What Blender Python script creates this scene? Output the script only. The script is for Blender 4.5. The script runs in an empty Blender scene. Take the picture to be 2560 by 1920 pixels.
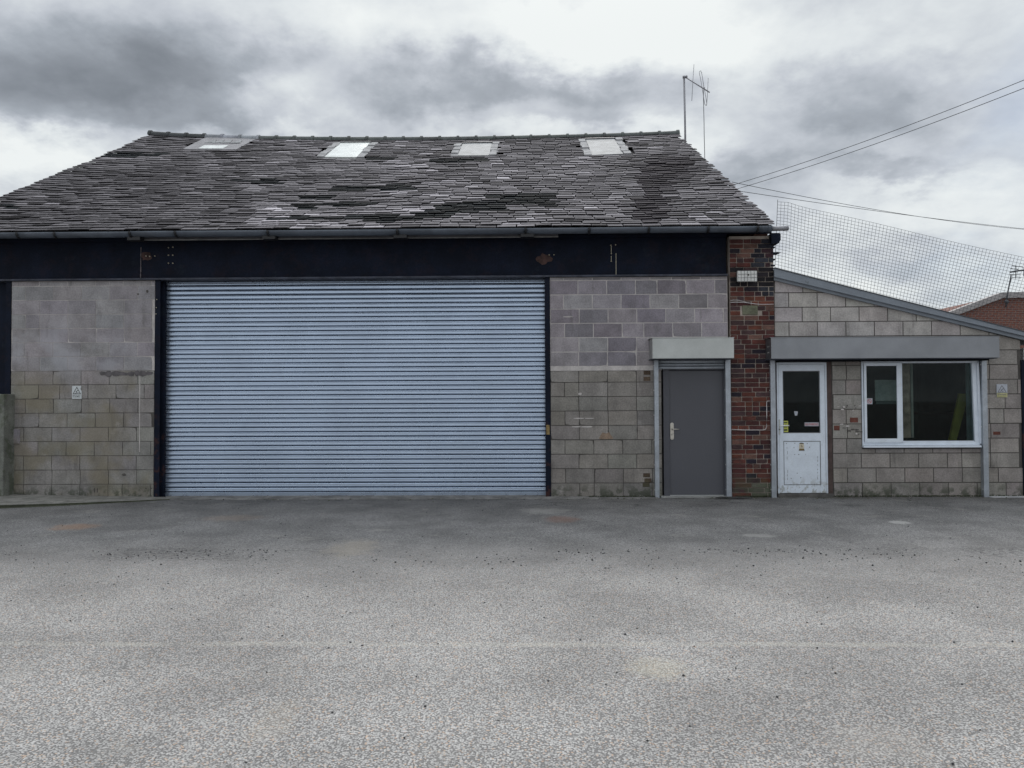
import bpy, bmesh, math, random
from mathutils import Vector, Matrix, noise
rnd = random.Random(7)
S = bpy.context.scene
COL = S.collection

# ------------------------------------------------------------------ camera
F = 1900.0                         # focal length in pixels of the 2560 px wide photograph
CAM = Vector((0.0, -11.9, 1.5))
YAW, PITCH, ROLL = math.radians(1.05), math.radians(1.32), math.radians(-0.25)
ROT = Matrix.Rotation(YAW, 3, 'Z') @ Matrix.Rotation(math.pi/2 + PITCH, 3, 'X') @ Matrix.Rotation(ROLL, 3, 'Z')
cd = bpy.data.cameras.new('camera'); cam = bpy.data.objects.new('camera', cd); COL.objects.link(cam)
cam.matrix_world = Matrix.Translation(CAM) @ ROT.to_4x4()
cd.sensor_width = 36; cd.lens = 36*F/2560; cd.clip_end = 3000; cd.clip_start = 0.05
S.camera = cam

def ray(px, py):
    return ROT @ Vector(((px-1280)/F, -(py-960)/F, -1.0))
def P(px, py, y=0.0):              # measured point of the photograph on the vertical plane at depth y
    d = ray(px, py); t = (y-CAM.y)/d.y
    return CAM + d*t
def PX(px, y=0.0, py=960): return P(px, py, y).x
def PZ(px, py, y=0.0): return P(px, py, y).z

# ------------------------------------------------------------------ world
SUN_EL, SUN_AZ = math.radians(43), math.radians(4)
W = bpy.data.worlds.new('World'); S.world = W; W.use_nodes = True
nt = W.node_tree; nt.nodes.clear()
def N(t, kind, **kw):
    n = t.nodes.new(kind)
    for k, v in kw.items():
        if k.startswith('i_'):
            key = k[2:]; key = int(key) if key.isdigit() else key.replace('_', ' ')
            n.inputs[key].default_value = v
        else: setattr(n, k, v)
    return n
def M(t, op, a, b=None, c=None, clamp=False):
    n = t.nodes.new('ShaderNodeMath'); n.operation = op; n.use_clamp = clamp
    for i, v in enumerate((a, b, c)):
        if v is None: continue
        if isinstance(v, (int, float)): n.inputs[i].default_value = v
        else: t.links.new(v, n.inputs[i])
    return n.outputs[0]
def MIX(t, fac, a, b, mode='MIX'):
    n = t.nodes.new('ShaderNodeMix'); n.data_type = 'RGBA'; n.blend_type = mode
    for i, v in ((0, fac), (6, a), (7, b)):
        if isinstance(v, (int, float)): n.inputs[i].default_value = v
        elif isinstance(v, tuple): n.inputs[i].default_value = (v[0], v[1], v[2], 1)
        else: t.links.new(v, n.inputs[i])
    return n.outputs[2]
def RAMP(t, v, a, b, lo=0.0, hi=1.0):
    n = t.nodes.new('ShaderNodeMapRange'); n.interpolation_type = 'SMOOTHSTEP'
    t.links.new(v, n.inputs[0])
    for i, x in enumerate((a, b, lo, hi)): n.inputs[i+1].default_value = x
    return n.outputs[0]

SKY_STRENGTH = 0.10
tc = N(nt, 'ShaderNodeTexCoord')
sep = N(nt, 'ShaderNodeSeparateXYZ'); nt.links.new(tc.outputs['Generated'], sep.inputs[0])
zc = M(nt, 'ADD', M(nt, 'MAXIMUM', sep.outputs[2], 0.0), 0.32)
ux = M(nt, 'DIVIDE', sep.outputs[0], zc); uy = M(nt, 'DIVIDE', sep.outputs[1], zc)
cmb = N(nt, 'ShaderNodeCombineXYZ'); nt.links.new(ux, cmb.inputs[0]); nt.links.new(uy, cmb.inputs[1])
def wnoise(scale, detail, rough, dist=0.0, vec=None, off=0.0):
    n = N(nt, 'ShaderNodeTexNoise')
    n.inputs['Scale'].default_value = scale; n.inputs['Detail'].default_value = detail
    n.inputs['Roughness'].default_value = rough; n.inputs['Distortion'].default_value = dist
    ad = N(nt, 'ShaderNodeVectorMath', operation='ADD'); nt.links.new(vec or cmb.outputs[0], ad.inputs[0]); ad.inputs[1].default_value = (off, off*1.7, off*.6)
    nt.links.new(ad.outputs[0], n.inputs['Vector']); return n
n1 = wnoise(1.5, 5, 0.5, 0.3, off=2.3)
n2 = wnoise(4.5, 5, 0.55, 0.3, off=5.1)
nd = wnoise(4.6, 6, 0.6, 0.0, off=9.0)
n3 = wnoise(12, 4, 0.55, 0.2, off=1.0)
nds = N(nt, 'ShaderNodeSeparateColor'); nt.links.new(nd.outputs['Color'], nds.inputs[0])
# cloud field in front of the building, in direction space
yy = M(nt, 'MAXIMUM', sep.outputs[1], 0.08)
U = M(nt, 'ADD', M(nt, 'DIVIDE', sep.outputs[0], yy), M(nt, 'MULTIPLY', M(nt, 'SUBTRACT', nds.outputs[0], 0.5), 0.30))
V = M(nt, 'ADD', M(nt, 'DIVIDE', sep.outputs[2], yy), M(nt, 'MULTIPLY', M(nt, 'SUBTRACT', nds.outputs[1], 0.5), 0.19))
def blob(px, py, rx, ry, amp):
    d = ray(px, py); u0, v0 = d.x/d.y, d.z/d.y
    a = M(nt, 'DIVIDE', M(nt, 'SUBTRACT', U, u0), rx/F); b = M(nt, 'DIVIDE', M(nt, 'SUBTRACT', V, v0), ry/F)
    r2 = M(nt, 'ADD', M(nt, 'MULTIPLY', a, a), M(nt, 'MULTIPLY', b, b))
    return M(nt, 'MULTIPLY', M(nt, 'EXPONENT', M(nt, 'MULTIPLY', r2, -1.0)), amp)
dark = None
for b in [(240, 170, 400, 130, 1.05), (600, 190, 230, 100, .55), (110, 290, 190, 45, .30), (570, 310, 210, 40, .55), (1150, 115, 125, 80, 1.0), (1300, 215, 200, 75, .85),
          (1060, 240, 190, 60, .45), (1570, 240, 160, 70, .62), (1420, 320, 280, 30, .45), (1960, 210, 90, 60, .12),
          (2120, 260, 190, 85, .62), (2200, 150, 140, 50, .30), (2290, 425, 150, 35, .50), (1900, 420, 200, 50, .50),
          (2300, 700, 130, 70, .25), (2150, 620, 120, 40, .22),
          (1400, 60, 420, 100, -.9), (850, 40, 200, 70, -.3), (60, 400, 260, 70, -.8), (690, 230, 110, 60, -.45), (780, 320, 90, 25, -.3),
          (1720, 370, 100, 60, -.4), (2400, 520, 250, 60, -.35), (2080, 740, 140, 60, -.45), (1750, 60, 250, 120, -.45)]:
    o = blob(*b); dark = o if dark is None else M(nt, 'ADD', dark, o)
front = RAMP(nt, sep.outputs[1], 0.08, 0.35)
dark = M(nt, 'MULTIPLY', dark, front)
base = M(nt, 'ADD', M(nt, 'MULTIPLY', M(nt, 'SUBTRACT', n1.outputs['Fac'], 0.5), M(nt, 'ADD', .45, M(nt, 'MULTIPLY', front, .35))),
         M(nt, 'MULTIPLY', M(nt, 'SUBTRACT', n2.outputs['Fac'], 0.5), 0.85))
base = M(nt, 'ADD', base, M(nt, 'MULTIPLY', M(nt, 'SUBTRACT', n3.outputs['Fac'], 0.5), 0.35))
cover = M(nt, 'ADD', M(nt, 'ADD', base, 0.36), M(nt, 'MULTIPLY', dark, 0.60))
cr = N(nt, 'ShaderNodeValToRGB'); nt.links.new(M(nt, 'MULTIPLY', cover, 0.74), cr.inputs[0])
e = cr.color_ramp.elements
k = 1.0/SKY_STRENGTH/10
stops = [(0.0, (.87, .905, .90)), (0.19, (.74, .78, .80)), (0.37, (.55, .585, .635)), (0.56, (.38, .415, .46)), (0.76, (.265, .29, .325)), (1.0, (.17, .19, .215))]
e[0].position, e[0].color = stops[0][0], (*stops[0][1], 1); e[1].position, e[1].color = stops[-1][0], (*stops[-1][1], 1)
for p_, c_ in stops[1:-1]:
    q = e.new(p_); q.color = (*c_, 1)
sky = N(nt, 'ShaderNodeTexSky', sky_type='NISHITA', sun_disc=False, sun_elevation=SUN_EL, sun_rotation=SUN_AZ)
cl10 = N(nt, 'ShaderNodeVectorMath', operation='SCALE'); nt.links.new(cr.outputs[0], cl10.inputs[0])
nt.links.new(M(nt, 'MULTIPLY', RAMP(nt, sep.outputs[2], .42, .95, 1.0, 1.75), 1/SKY_STRENGTH), cl10.inputs['Scale'])   # an overcast sky is brightest overhead
thin = M(nt, 'ADD', blob(2560, 260, 140, 170, .28), blob(2420, 700, 200, 60, .22))
thin = M(nt, 'ADD', M(nt, 'MULTIPLY', thin, front), 0.03)
skc = MIX(nt, thin, cl10.outputs[0], sky.outputs[0])
bg = N(nt, 'ShaderNodeBackground'); nt.links.new(skc, bg.inputs[0]); bg.inputs[1].default_value = SKY_STRENGTH
wo = N(nt, 'ShaderNodeOutputWorld'); nt.links.new(bg.outputs[0], wo.inputs[0])

# ------------------------------------------------------------------ sun, exposure
sv = Vector((math.sin(SUN_AZ)*math.cos(SUN_EL), math.cos(SUN_AZ)*math.cos(SUN_EL), math.sin(SUN_EL)))
sl = bpy.data.lights.new('sun', 'SUN'); sl.energy = 1.5; sl.angle = math.radians(25); sl.color = (1, .97, .93)
so = bpy.data.objects.new('sun', sl); COL.objects.link(so); so.rotation_euler = sv.to_track_quat('Z', 'Y').to_euler(); so.location = sv*60
S.view_settings.view_transform = 'Standard'; S.view_settings.look = 'None'
S.view_settings.exposure = 0.0; S.view_settings.gamma = 1; S.view_settings.use_curve_mapping = False
S.render.engine = 'CYCLES'
S.cycles.max_bounces = 5; S.cycles.diffuse_bounces = 3; S.cycles.glossy_bounces = 3; S.cycles.transparent_max_bounces = 8
S.cycles.use_adaptive_sampling = True; S.cycles.adaptive_threshold = 0.02
W.cycles.sampling_method = 'MANUAL'; W.cycles.sample_map_resolution = 512

# ------------------------------------------------------------------ object helpers
def empty(name, loc, label=None, cat=None, group=None, kind=None):
    o = bpy.data.objects.new(name, None); COL.objects.link(o); o.location = loc; o.empty_display_size = .2
    return tag(o, label, cat, group, kind)
def tag(o, label=None, cat=None, group=None, kind=None):
    if label: o['label'] = label
    if cat: o['category'] = cat
    if group: o['group'] = group
    if kind: o['kind'] = kind
    return o
def wloc(o):
    v = Vector(o.location)
    while o.parent: o = o.parent; v += Vector(o.location)
    return v
class MB:
    def __init__(s): s.v = []; s.f = []; s.c = []; s.sm = []
    def add(s, vs, fs, col=None, smooth=False):
        n = len(s.v); s.v += [tuple(v) for v in vs]; s.f += [tuple(i+n for i in f) for f in fs]
        s.c += [col or (1, 1, 1)]*len(vs); s.sm += [smooth]*len(fs); return s
    def box(s, x0, x1, y0, y1, z0, z1, col=None):
        return s.add([(x0,y0,z0),(x1,y0,z0),(x1,y1,z0),(x0,y1,z0),(x0,y0,z1),(x1,y0,z1),(x1,y1,z1),(x0,y1,z1)],
                     [(0,3,2,1),(4,5,6,7),(0,1,5,4),(1,2,6,5),(2,3,7,6),(3,0,4,7)], col)
    def prism(s, poly, y0, y1, col=None):       # poly: (x,z) counter-clockwise seen from -y
        n = len(poly)
        vs = [(x, y0, z) for x, z in poly]+[(x, y1, z) for x, z in poly]
        fs = [tuple(range(n)), tuple(range(2*n-1, n-1, -1))]+[(i, i+n, (i+1) % n+n, (i+1) % n) for i in range(n)]
        return s.add(vs, fs, col)
    def prism_x(s, poly, x0, x1, col=None, smooth=False):     # poly: (y,z)
        n = len(poly)
        vs = [(x0, y, z) for y, z in poly]+[(x1, y, z) for y, z in poly]
        s.add(vs, [tuple(range(n-1, -1, -1)), tuple(range(n, 2*n))], col)
        m = len(s.v)-2*n
        for i in range(n):
            s.f.append((m+i, m+(i+1) % n, m+(i+1) % n+n, m+i+n)); s.sm.append(smooth)
        return s
    def tube(s, pts, r, n=6, col=None):
        pts = [Vector(p) for p in pts]; rings = []
        for i, p in enumerate(pts):
            t = (pts[min(i+1, len(pts)-1)]-pts[max(i-1, 0)]).normalized()
            a = t.cross(Vector((0, 0, 1)));
            if a.length < .05: a = t.cross(Vector((1, 0, 0)))
            a.normalize(); b = t.cross(a)
            rings.append([p+a*(r*math.cos(2*math.pi*j/n))+b*(r*math.sin(2*math.pi*j/n)) for j in range(n)])
        vs = [v for g in rings for v in g]; fs = []
        for i in range(len(pts)-1):
            for j in range(n): fs.append((i*n+j, i*n+(j+1) % n, (i+1)*n+(j+1) % n, (i+1)*n+j))
        fs += [tuple(range(n-1, -1, -1)), tuple(range((len(pts)-1)*n, len(pts)*n))]
        return s.add(vs, fs, col, n > 4)
    def build(s, name, mat, parent=None, origin=None, bevel=0.0, **tags):
        if origin is None:
            a = [min(v[i] for v in s.v) for i in range(3)]; b = [max(v[i] for v in s.v) for i in range(3)]
            origin = Vector(((a[0]+b[0])/2, (a[1]+b[1])/2, a[2]))
        origin = Vector(origin)
        me = bpy.data.meshes.new(name)
        me.from_pydata([tuple(Vector(v)-origin) for v in s.v], [], s.f); me.materials.append(mat)
        me.polygons.foreach_set('use_smooth', s.sm)
        ca = me.color_attributes.new('tint', 'FLOAT_COLOR', 'POINT')
        ca.data.foreach_set('color', [x for c in s.c for x in (*c, 1.0)])
        bm = bmesh.new(); bm.from_mesh(me); bmesh.ops.recalc_face_normals(bm, faces=bm.faces)
        if bevel: bmesh.ops.bevel(bm, geom=bm.edges[:], offset=bevel, segments=2, affect='EDGES', profile=.5)
        bm.to_mesh(me); bm.free(); me.update()
        o = bpy.data.objects.new(name, me); COL.objects.link(o)
        if parent: o.parent = parent; o.location = origin-wloc(parent)
        else: o.location = origin
        return tag(o, tags.get('label'), tags.get('cat'), tags.get('group'), tags.get('kind'))
def text_mb(txt, x0, x1, z0, z1, y, bold=0.0):
    cu = bpy.data.curves.new('t', 'FONT'); cu.body = txt; cu.offset = bold; cu.resolution_u = 2
    to = bpy.data.objects.new('t', cu); COL.objects.link(to)
    me = bpy.data.meshes.new_from_object(to)
    vs = [v.co.copy() for v in me.vertices]; fs = [tuple(p.vertices) for p in me.polygons]
    bpy.data.objects.remove(to); bpy.data.curves.remove(cu); bpy.data.meshes.remove(me)
    ax, bx = min(v.x for v in vs), max(v.x for v in vs); ay, by = min(v.y for v in vs), max(v.y for v in vs)
    m = MB(); m.add([(x0+(v.x-ax)/(bx-ax)*(x1-x0), y, z0+(v.y-ay)/(by-ay)*(z1-z0)) for v in vs], fs); return m

# ------------------------------------------------------------------ materials
def material(name, base=(.5, .5, .5), rough=.6, metal=0.0, var=.15, vscale=6.0, fine=.08, fscale=60.0, bump=.15, bscale=80.0,
             tint=False, spec=.5, hook=None, coat=0.0):
    m = bpy.data.materials.new(name); m.use_nodes = True; t = m.node_tree; t.nodes.clear()
    bs = N(t, 'ShaderNodeBsdfPrincipled'); out = N(t, 'ShaderNodeOutputMaterial'); t.links.new(bs.outputs[0], out.inputs[0])
    geo = N(t, 'ShaderNodeNewGeometry'); pos = geo.outputs['Position']
    memo = {}
    def nz(scale, detail=4, rough=.6, col=False, vec=None):
        key = (scale, detail, rough, col)
        if vec is None and key in memo: return memo[key]
        n = N(t, 'ShaderNodeTexNoise'); n.inputs['Scale'].default_value = scale; n.inputs['Detail'].default_value = detail
        n.inputs['Roughness'].default_value = rough; t.links.new(vec or pos, n.inputs['Vector']); memo[key] = n.outputs['Color' if col else 'Fac']; return memo[key]
    if tint:
        a = N(t, 'ShaderNodeAttribute', attribute_name='tint'); c = a.outputs['Color']
    else:
        r = N(t, 'ShaderNodeRGB'); r.outputs[0].default_value = (*base, 1); c = r.outputs[0]
    v1 = RAMP(t, nz(vscale), .3, .7, 1-var, 1+var); v2 = RAMP(t, nz(fscale, 3), .3, .7, 1-fine, 1+fine)
    sc = N(t, 'ShaderNodeVectorMath', operation='SCALE'); t.links.new(c, sc.inputs[0]); t.links.new(M(t, 'MULTIPLY', v1, v2), sc.inputs['Scale'])
    c = sc.outputs[0]
    ctx = dict(t=t, pos=pos, nz=nz, bs=bs, rough=None, height=None)
    if hook: c = hook(c, ctx)
    t.links.new(c, bs.inputs['Base Color'])
    bs.inputs['Roughness'].default_value = rough; bs.inputs['Metallic'].default_value = metal
    bs.inputs['Specular IOR Level'].default_value = spec; bs.inputs['Coat Weight'].default_value = coat
    if ctx['rough'] is not None: t.links.new(ctx['rough'], bs.inputs['Roughness'])
    if bump:
        b = N(t, 'ShaderNodeBump'); b.inputs['Strength'].default_value = bump; b.inputs['Distance'].default_value = .01
        t.links.new(ctx['height'] if ctx['height'] is not None else nz(bscale, 4), b.inputs['Height']); t.links.new(b.outputs[0], bs.inputs['Normal'])
    return m
def sepxyz(c):
    s = N(c['t'], 'ShaderNodeSeparateXYZ'); c['t'].links.new(c['pos'], s.inputs[0]); return s.outputs

def block_hook(col, c):
    t = c['t']; x, y, z = sepxyz(c)
    # algae and iron staining on the lower part of the left bay
    m = M(t, 'MULTIPLY', RAMP(t, c['nz'](1.1, 4), .44, .62), M(t, 'MULTIPLY', RAMP(t, z, 2.2, 1.7), RAMP(t, x, -4.6, -5.4)))
    col = MIX(t, M(t, 'MULTIPLY', m, .5), col, (.22, .185, .11))
    # pale limewash bloom on the left bay
    m = M(t, 'MULTIPLY', RAMP(t, c['nz'](1.7, 3), .45, .65), M(t, 'MULTIPLY', RAMP(t, z, 1.7, 2.2), RAMP(t, z, 3.0, 2.5)))
    m = M(t, 'MULTIPLY', m, RAMP(t, x, -5.6, -6.6))
    col = MIX(t, M(t, 'MULTIPLY', m, .5), col, (.46, .46, .50))
    # damp moss line at the foot
    m = M(t, 'MULTIPLY', RAMP(t, z, .30, .03), RAMP(t, c['nz'](7, 5), .42, .58))
    col = MIX(t, M(t, 'MULTIPLY', m, .8), col, (.045, .055, .035))
    # dirt runs
    mp = N(t, 'ShaderNodeMapping'); t.links.new(c['pos'], mp.inputs[0]); mp.inputs['Scale'].default_value = (5, 5, .8)
    m = RAMP(t, c['nz'](1.6, 5, .65, vec=mp.outputs[0]), .55, .75)
    col = MIX(t, M(t, 'MULTIPLY', m, .5), col, (.09, .083, .078))
    m = RAMP(t, c['nz'](3.2, 6, .7), .58, .70)
    col = MIX(t, M(t, 'MULTIPLY', m, .28), col, (.50, .47, .46))
    m = RAMP(t, c['nz'](2.3, 6, .75), .60, .68)
    col = MIX(t, M(t, 'MULTIPLY', m, .35), col, (.13, .12, .11))
    # pock marks
    m = RAMP(t, c['nz'](22, 3), .70, .78)
    return MIX(t, M(t, 'MULTIPLY', m, .6), col, (.06, .055, .05))
BLOCK = material('concrete_block', tint=True, rough=.9, var=.18, vscale=3.5, fine=.14, fscale=45, bump=.5, bscale=120, hook=block_hook, spec=.3)
MORTAR_PALE = material('pale_mortar', (.52, .485, .47), .95, var=.15, fscale=30, bump=.5)
MORTAR_DARK = material('dark_mortar', (.09, .082, .076), .95, var=.2, fscale=30, bump=.5)
MORTAR_BUFF = material('buff_mortar', (.36, .31, .27), .95, var=.3, vscale=3, fscale=30, bump=.5)
def brick_hook(col, c):
    t = c['t']; x, y, z = sepxyz(c)
    m = RAMP(t, c['nz'](9, 5), .52, .72); col = MIX(t, M(t, 'MULTIPLY', m, .5), col, (.035, .025, .03))
    m = RAMP(t, c['nz'](30, 3), .68, .76); col = MIX(t, M(t, 'MULTIPLY', m, .6), col, (.35, .31, .28))
    m = M(t, 'MULTIPLY', RAMP(t, z, .45, .1), RAMP(t, c['nz'](6, 4), .4, .55))
    return MIX(t, M(t, 'MULTIPLY', m, .6), col, (.07, .085, .05))
BRICK = material('old_brick', tint=True, rough=.85, var=.25, vscale=8, fine=.2, fscale=70, bump=.8, bscale=60, hook=brick_hook, spec=.3)
def slate_hook(col, c):
    t = c['t']
    m = RAMP(t, c['nz'](14, 5, .7), .64, .74); col = MIX(t, M(t, 'MULTIPLY', m, .35), col, (.32, .31, .30))
    m = RAMP(t, c['nz'](5, 5, .7), .60, .74); col = MIX(t, M(t, 'MULTIPLY', m, .4), col, (.035, .036, .032))
    return col
SLATE = material('roof_slate', tint=True, rough=.82, var=.15, vscale=2.2, fine=.15, fscale=35, bump=.5, bscale=25, hook=slate_hook, spec=.04)
RIDGE = material('ridge_tile_clay', tint=True, rough=.75, var=.25, vscale=6, bump=.4, bscale=30)
def steel_hook(col, c):
    t = c['t']; x, y, z = sepxyz(c)
    m = RAMP(t, c['nz'](3.0, 6, .7), .58, .70)
    col = MIX(t, M(t, 'MULTIPLY', m, .5), col, (.018, .026, .036))
    m = M(t, 'MULTIPLY', RAMP(t, c['nz'](5.0, 6, .7), .50, .62), RAMP(t, z, 1.7, .5, .12, 1.0))
    return MIX(t, M(t, 'MULTIPLY', m, .6), col, (.075, .032, .022))
STEEL = material('black_painted_steel', (.006, .0095, .021), .75, var=.3, vscale=2, fine=.2, bump=.15, bscale=25, hook=steel_hook, spec=.18)
FLANGE = material('pale_flange_steel', (.05, .055, .075), .6, var=.4, vscale=5, bump=.1, spec=.3)
DARKVOID = material('dark_gap_fill', (.01, .011, .014), .9, var=.1, bump=0, spec=.1)  # near-black stand-in for the shade in slat gaps and the shutter slot
def galv_hook(col, c):
    t = c['t']
    v = N(t, 'ShaderNodeTexVoronoi'); v.inputs['Scale'].default_value = 60; t.links.new(c['pos'], v.inputs['Vector'])
    s = N(t, 'ShaderNodeSeparateColor'); t.links.new(v.outputs['Color'], s.inputs[0])
    c['rough'] = RAMP(t, c['nz'](4, 4), .3, .7, .24, .32)
    return MIX(t, RAMP(t, s.outputs[0], 0, 1, 0, .05), col, (.45, .52, .62))
GALV = material('galvanised_slat', (.46, .54, .665), .30, .85, var=.05, vscale=1.5, fine=.02, bump=0, hook=galv_hook)
def galv2_hook(col, c):
    t = c['t']; c['rough'] = RAMP(t, c['nz'](3, 4), .3, .7, .34, .5)
    return col
GALVBOX = material('galvanised_box', (.47, .485, .475), .42, .85, var=.08, vscale=1.8, fine=.03, bump=.04, bscale=3, hook=galv2_hook)
GALVBOX2 = material('grey_galvanised_box', (.27, .28, .30), .42, .85, var=.08, vscale=1.8, fine=.03, bump=.04, bscale=3, hook=galv2_hook)
GALVPOST = material('galvanised_guide', (.40, .43, .47), .5, .7, var=.12, vscale=5, bump=.03)
GREYDOOR = material('grey_painted_door', (.085, .086, .10), .5, var=.05, vscale=1, fine=.05, bump=.05, bscale=150)
GREYFRAME = material('grey_door_frame', (.072, .073, .088), .5, var=.05, bump=.03)
SATIN = material('satin_nickel', (.55, .52, .47), .35, .9, var=.05, bump=0)
def upvc_hook(col, c):
    t = c['t']; x, y, z = sepxyz(c)
    m = RAMP(t, c['nz'](5, 5), .58, .72); col = MIX(t, M(t, 'MULTIPLY', m, .22), col, (.42, .42, .38))
    m = M(t, 'MULTIPLY', RAMP(t, z, .40, .05), RAMP(t, c['nz'](12, 4), .48, .62))
    return MIX(t, M(t, 'MULTIPLY', m, .7), col, (.25, .24, .19))
UPVC = material('white_upvc', (.70, .76, .84), .4, var=.05, fine=.04, bump=.02, hook=upvc_hook)
BROWN = material('brown_timber', (.075, .05, .045), .8, var=.3, vscale=6, bump=.4, bscale=40)
BLACK = material('black_plastic', (.012, .012, .014), .5, var=.1, bump=0)
WHITE = material('white_plastic', (.78, .78, .76), .45, var=.05, bump=0)
PRINTBLACK = material('black_print', (.02, .02, .022), .6, var=.0, fine=0, bump=0)
PRINTFADE = material('faded_print', (.17, .17, .18), .6, var=.0, fine=0, bump=0)
SIGNWHITE = material('sign_white', (.60, .63, .64), .5, var=.08, vscale=12, bump=0)
SIGNPALE = material('sign_faded_white', (.40, .42, .47), .5, var=.1, vscale=12, bump=0)
SIGNYELLOW = material('sign_faded_yellow', (.42, .40, .20), .6, var=.12, vscale=12, bump=0)
RED = material('red_print', (.42, .06, .05), .5, var=.05, bump=0)
YELLOW = material('yellow_print', (.50, .52, .10), .6, var=.1, bump=0)
GUTTER = material('grey_gutter', (.085, .10, .125), .45, var=.2, vscale=3, bump=.03, spec=.5)
def board_hook(col, c):
    t = c['t']; m = RAMP(t, c['nz'](4, 6, .7), .62, .68)
    return MIX(t, M(t, 'MULTIPLY', m, .6), col, (.07, .08, .09))
BARGE = material('grey_blue_barge_board', (.20, .225, .26), .6, var=.08, vscale=2, bump=.08, hook=board_hook)
ALU = material('weathered_aluminium', (.28, .28, .30), .5, .6, var=.1, bump=0)
WIRE = material('mesh_wire', (.075, .08, .085), .6, .3, var=.1, bump=0)
CABLE = material('black_cable', (.07, .075, .085), .7, var=.1, bump=0)
PALECABLE = material('pale_cable', (.62, .60, .60), .6, var=.1, bump=0)
LEAD = material('lead_flashing', (.33, .33, .34), .8, spec=.2, var=.25, vscale=7, bump=.4, bscale=12)
POLY = material('grey_polythene', (.25, .245, .26), .6, spec=.3, var=.15, vscale=4, bump=.5, bscale=8)
def pane_hook(col, c):
    t = c['t']; m = RAMP(t, c['nz'](7, 6, .75), .50, .75)
    return MIX(t, M(t, 'MULTIPLY', m, .5), col, (.20, .20, .20))
ROOFPANE = material('skylight_polycarbonate', (.75, .78, .76), .25, var=.12, vscale=4, bump=.1, bscale=5, hook=pane_hook)
DIRTYPANE = material('dirty_skylight_glass', (.30, .31, .32), .6, spec=.1, var=.2, vscale=5, bump=.1, bscale=5, hook=pane_hook)
CONC = material('mossy_concrete', (.17, .175, .155), .9, var=.3, vscale=4, fine=.2, bump=.6, bscale=30,
                hook=lambda col, c: MIX(c['t'], M(c['t'], 'MULTIPLY', RAMP(c['t'], c['nz'](5, 5), .48, .6), .6), col, (.07, .085, .05)))
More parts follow.
